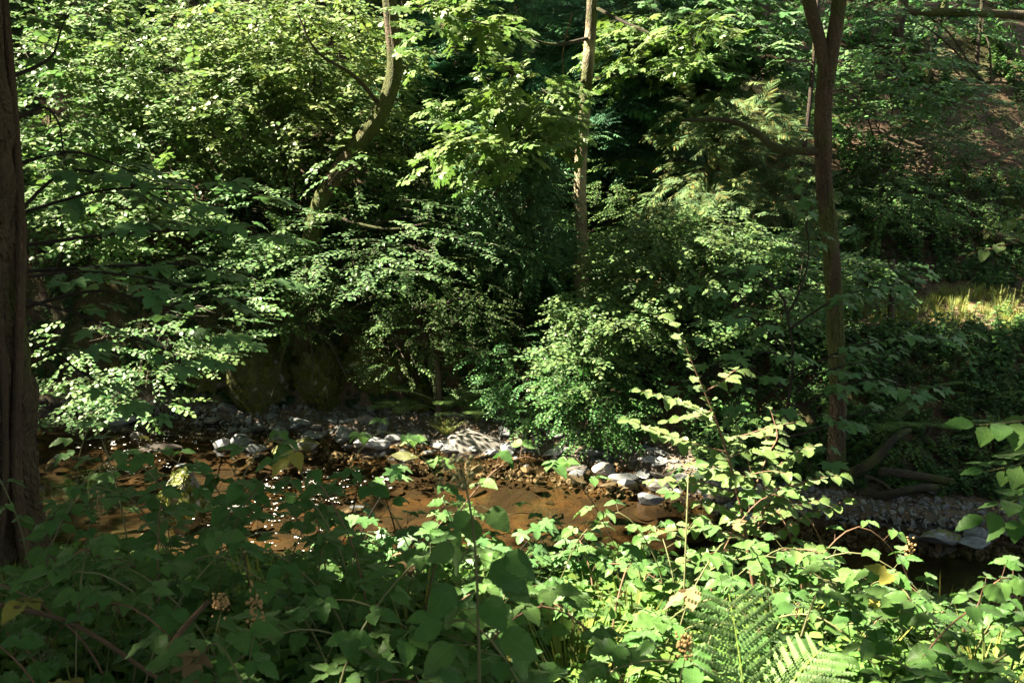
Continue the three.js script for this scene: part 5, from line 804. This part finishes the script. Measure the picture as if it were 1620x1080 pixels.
// ---------------------------------------------------------------- ground cover
{
  const r = rng(1001);
  const herbs = [1, 2, 3].map((s) => herbGeo(s * 7, { leaf: LEAF.herb, n: 9, h: 0.22, stems: 2 }).build()), ivy = [1, 2].map((s) => herbGeo(s * 9, { leaf: LEAF.small, n: 14, h: 0.12, stems: 3, tilt: 0.3 }).build()), fernlet = [1, 2].map((s) => { const g = new Geo(); for (let k = 0; k < 6; k++) { const a = k * 1.05 + s; g.add(frondGeo(0.4, s * 50 + k, { pairs: 11, lobes: 3, droop: 0.55 }), basis(V(0, 0, 0), V(Math.cos(a), 0.5, Math.sin(a)), UP, 1, new THREE.Matrix4())); } return g.build(); }), tufts = [1, 2, 3].map((s) => grassTuft(34, 0.28, s * 3).build());
  const scatter = (n, x0, x1, d0, d1, ok, kinds, s0, s1, col) => { const lists = kinds.map(() => []); for (let k = 0; k < n; k++) { const x = rr(x0, x1, r), d = rr(d0, d1, r); if (!ok(x, d)) continue; const p = ground(x, -d), a = r() * 6.28, b = rr(0.75, 1.25, r), y = rr(-0.12, 0.12, r); lists[Math.floor(r() * kinds.length)].push([basis(p, V(Math.cos(a), 0, Math.sin(a)), jitter(UP, 0.2, r), rr(s0, s1, r)), [col[0] * b * (1 + y), col[1] * b, col[2] * b * (1 - y)]]); } return lists; };
  const put = (name, label, lists, kinds, mat) => { const t = thing(name, label, 'undergrowth', V(0, 0, 0), null, 'stuff'); lists.forEach((l, k) => l.length && t.add(instanced('foliage', kinds[k], mat, l))); };
  const onBank = (x, d) => d > farEdge(x) + barWidth(x) + 0.25, patch = (x, d, s, lo) => n3(x * s, d * s, 71) > lo;
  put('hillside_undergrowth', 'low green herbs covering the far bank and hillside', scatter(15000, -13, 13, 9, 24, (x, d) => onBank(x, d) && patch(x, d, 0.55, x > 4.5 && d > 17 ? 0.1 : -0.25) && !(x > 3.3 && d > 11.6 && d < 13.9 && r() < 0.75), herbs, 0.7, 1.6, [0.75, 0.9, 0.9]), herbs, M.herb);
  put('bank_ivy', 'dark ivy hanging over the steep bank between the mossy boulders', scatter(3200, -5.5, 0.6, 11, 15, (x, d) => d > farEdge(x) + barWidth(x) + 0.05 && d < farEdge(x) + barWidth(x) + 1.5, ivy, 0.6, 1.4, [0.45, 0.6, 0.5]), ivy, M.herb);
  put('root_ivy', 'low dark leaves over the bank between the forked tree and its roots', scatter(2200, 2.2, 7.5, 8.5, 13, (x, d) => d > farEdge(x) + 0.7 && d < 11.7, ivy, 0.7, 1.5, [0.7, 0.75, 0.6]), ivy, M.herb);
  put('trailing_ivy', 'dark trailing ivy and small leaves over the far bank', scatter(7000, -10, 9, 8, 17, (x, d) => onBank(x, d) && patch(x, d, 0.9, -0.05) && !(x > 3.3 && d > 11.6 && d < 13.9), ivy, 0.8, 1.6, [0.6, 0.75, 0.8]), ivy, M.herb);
  put('fern_undergrowth', 'small ferns scattered over the shaded slope', scatter(420, -12, 12, 10, 22, (x, d) => onBank(x, d) && patch(x, d, 0.4, 0.08), fernlet, 0.6, 1.3, [0.7, 0.85, 0.8]), fernlet, M.fern);
  put('grass', 'thin woodland grass on the terrace of the far bank', scatter(5200, -9, 10, 11, 17, (x, d) => onBank(x, d) && (grassPatch(x, -d) > 0.3 ? r() < 0.7 : patch(x, d, 0.5, 0.1) && r() < 0.45), tufts, 0.4, 1.1, [0.9, 0.95, 0.8]), tufts, M.grass);
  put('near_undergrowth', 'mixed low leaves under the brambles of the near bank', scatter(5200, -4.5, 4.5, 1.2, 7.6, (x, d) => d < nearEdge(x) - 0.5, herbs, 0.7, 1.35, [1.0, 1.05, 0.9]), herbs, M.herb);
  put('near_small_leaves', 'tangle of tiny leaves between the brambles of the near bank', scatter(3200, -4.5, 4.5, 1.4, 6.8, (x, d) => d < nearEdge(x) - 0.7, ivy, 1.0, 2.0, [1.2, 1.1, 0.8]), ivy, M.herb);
  put('near_grass', 'thin grass stalks among the brambles', scatter(90, -3, 3, 1.5, 5, () => true, tufts, 1.0, 1.9, [1, 1, 0.9]), tufts, M.grass);
  // single tuft of grass on the gravel bar
  const gt = G(705, 690), t = thing('grass_tuft', 'bright green grass tuft growing on the gravel bar', 'grass', gt); const m = part('blades', grassTuft(160, 0.5, 5, 0.9).build(), M.grass, t); m.position.set(0, 0, 0);
  const dead = blade(0.07, 0.045, 3, { shape: 'ovate', fold: 0.4, curl: 0.3 }).build(), dl = [];
  for (let k = 0; k < 24000; k++) { const x = rr(-13, 13, r), d = rr(1.2, 24, r); if (d > nearEdge(x) - 0.2 && d < farEdge(x) + 0.1) continue; const p = ground(x, -d), a = r() * 6.28, b = rr(0.4, 1.3, r); dl.push([basis(p.add(V(0, 0.02, 0)), V(Math.cos(a), rr(-0.3, 0.3, r), Math.sin(a)), jitter(UP, 0.5, r), rr(0.6, 1.4, r)), [b, b * rr(0.8, 1.1, r), b]]); }
  const lm = instanced('leaf_litter', dead, M.dead, dl); lm.userData = { kind: 'stuff', label: 'fallen brown leaves scattered over the slopes', category: 'leaf litter' }; scene.add(lm);
}

renderer.render(scene, camera);
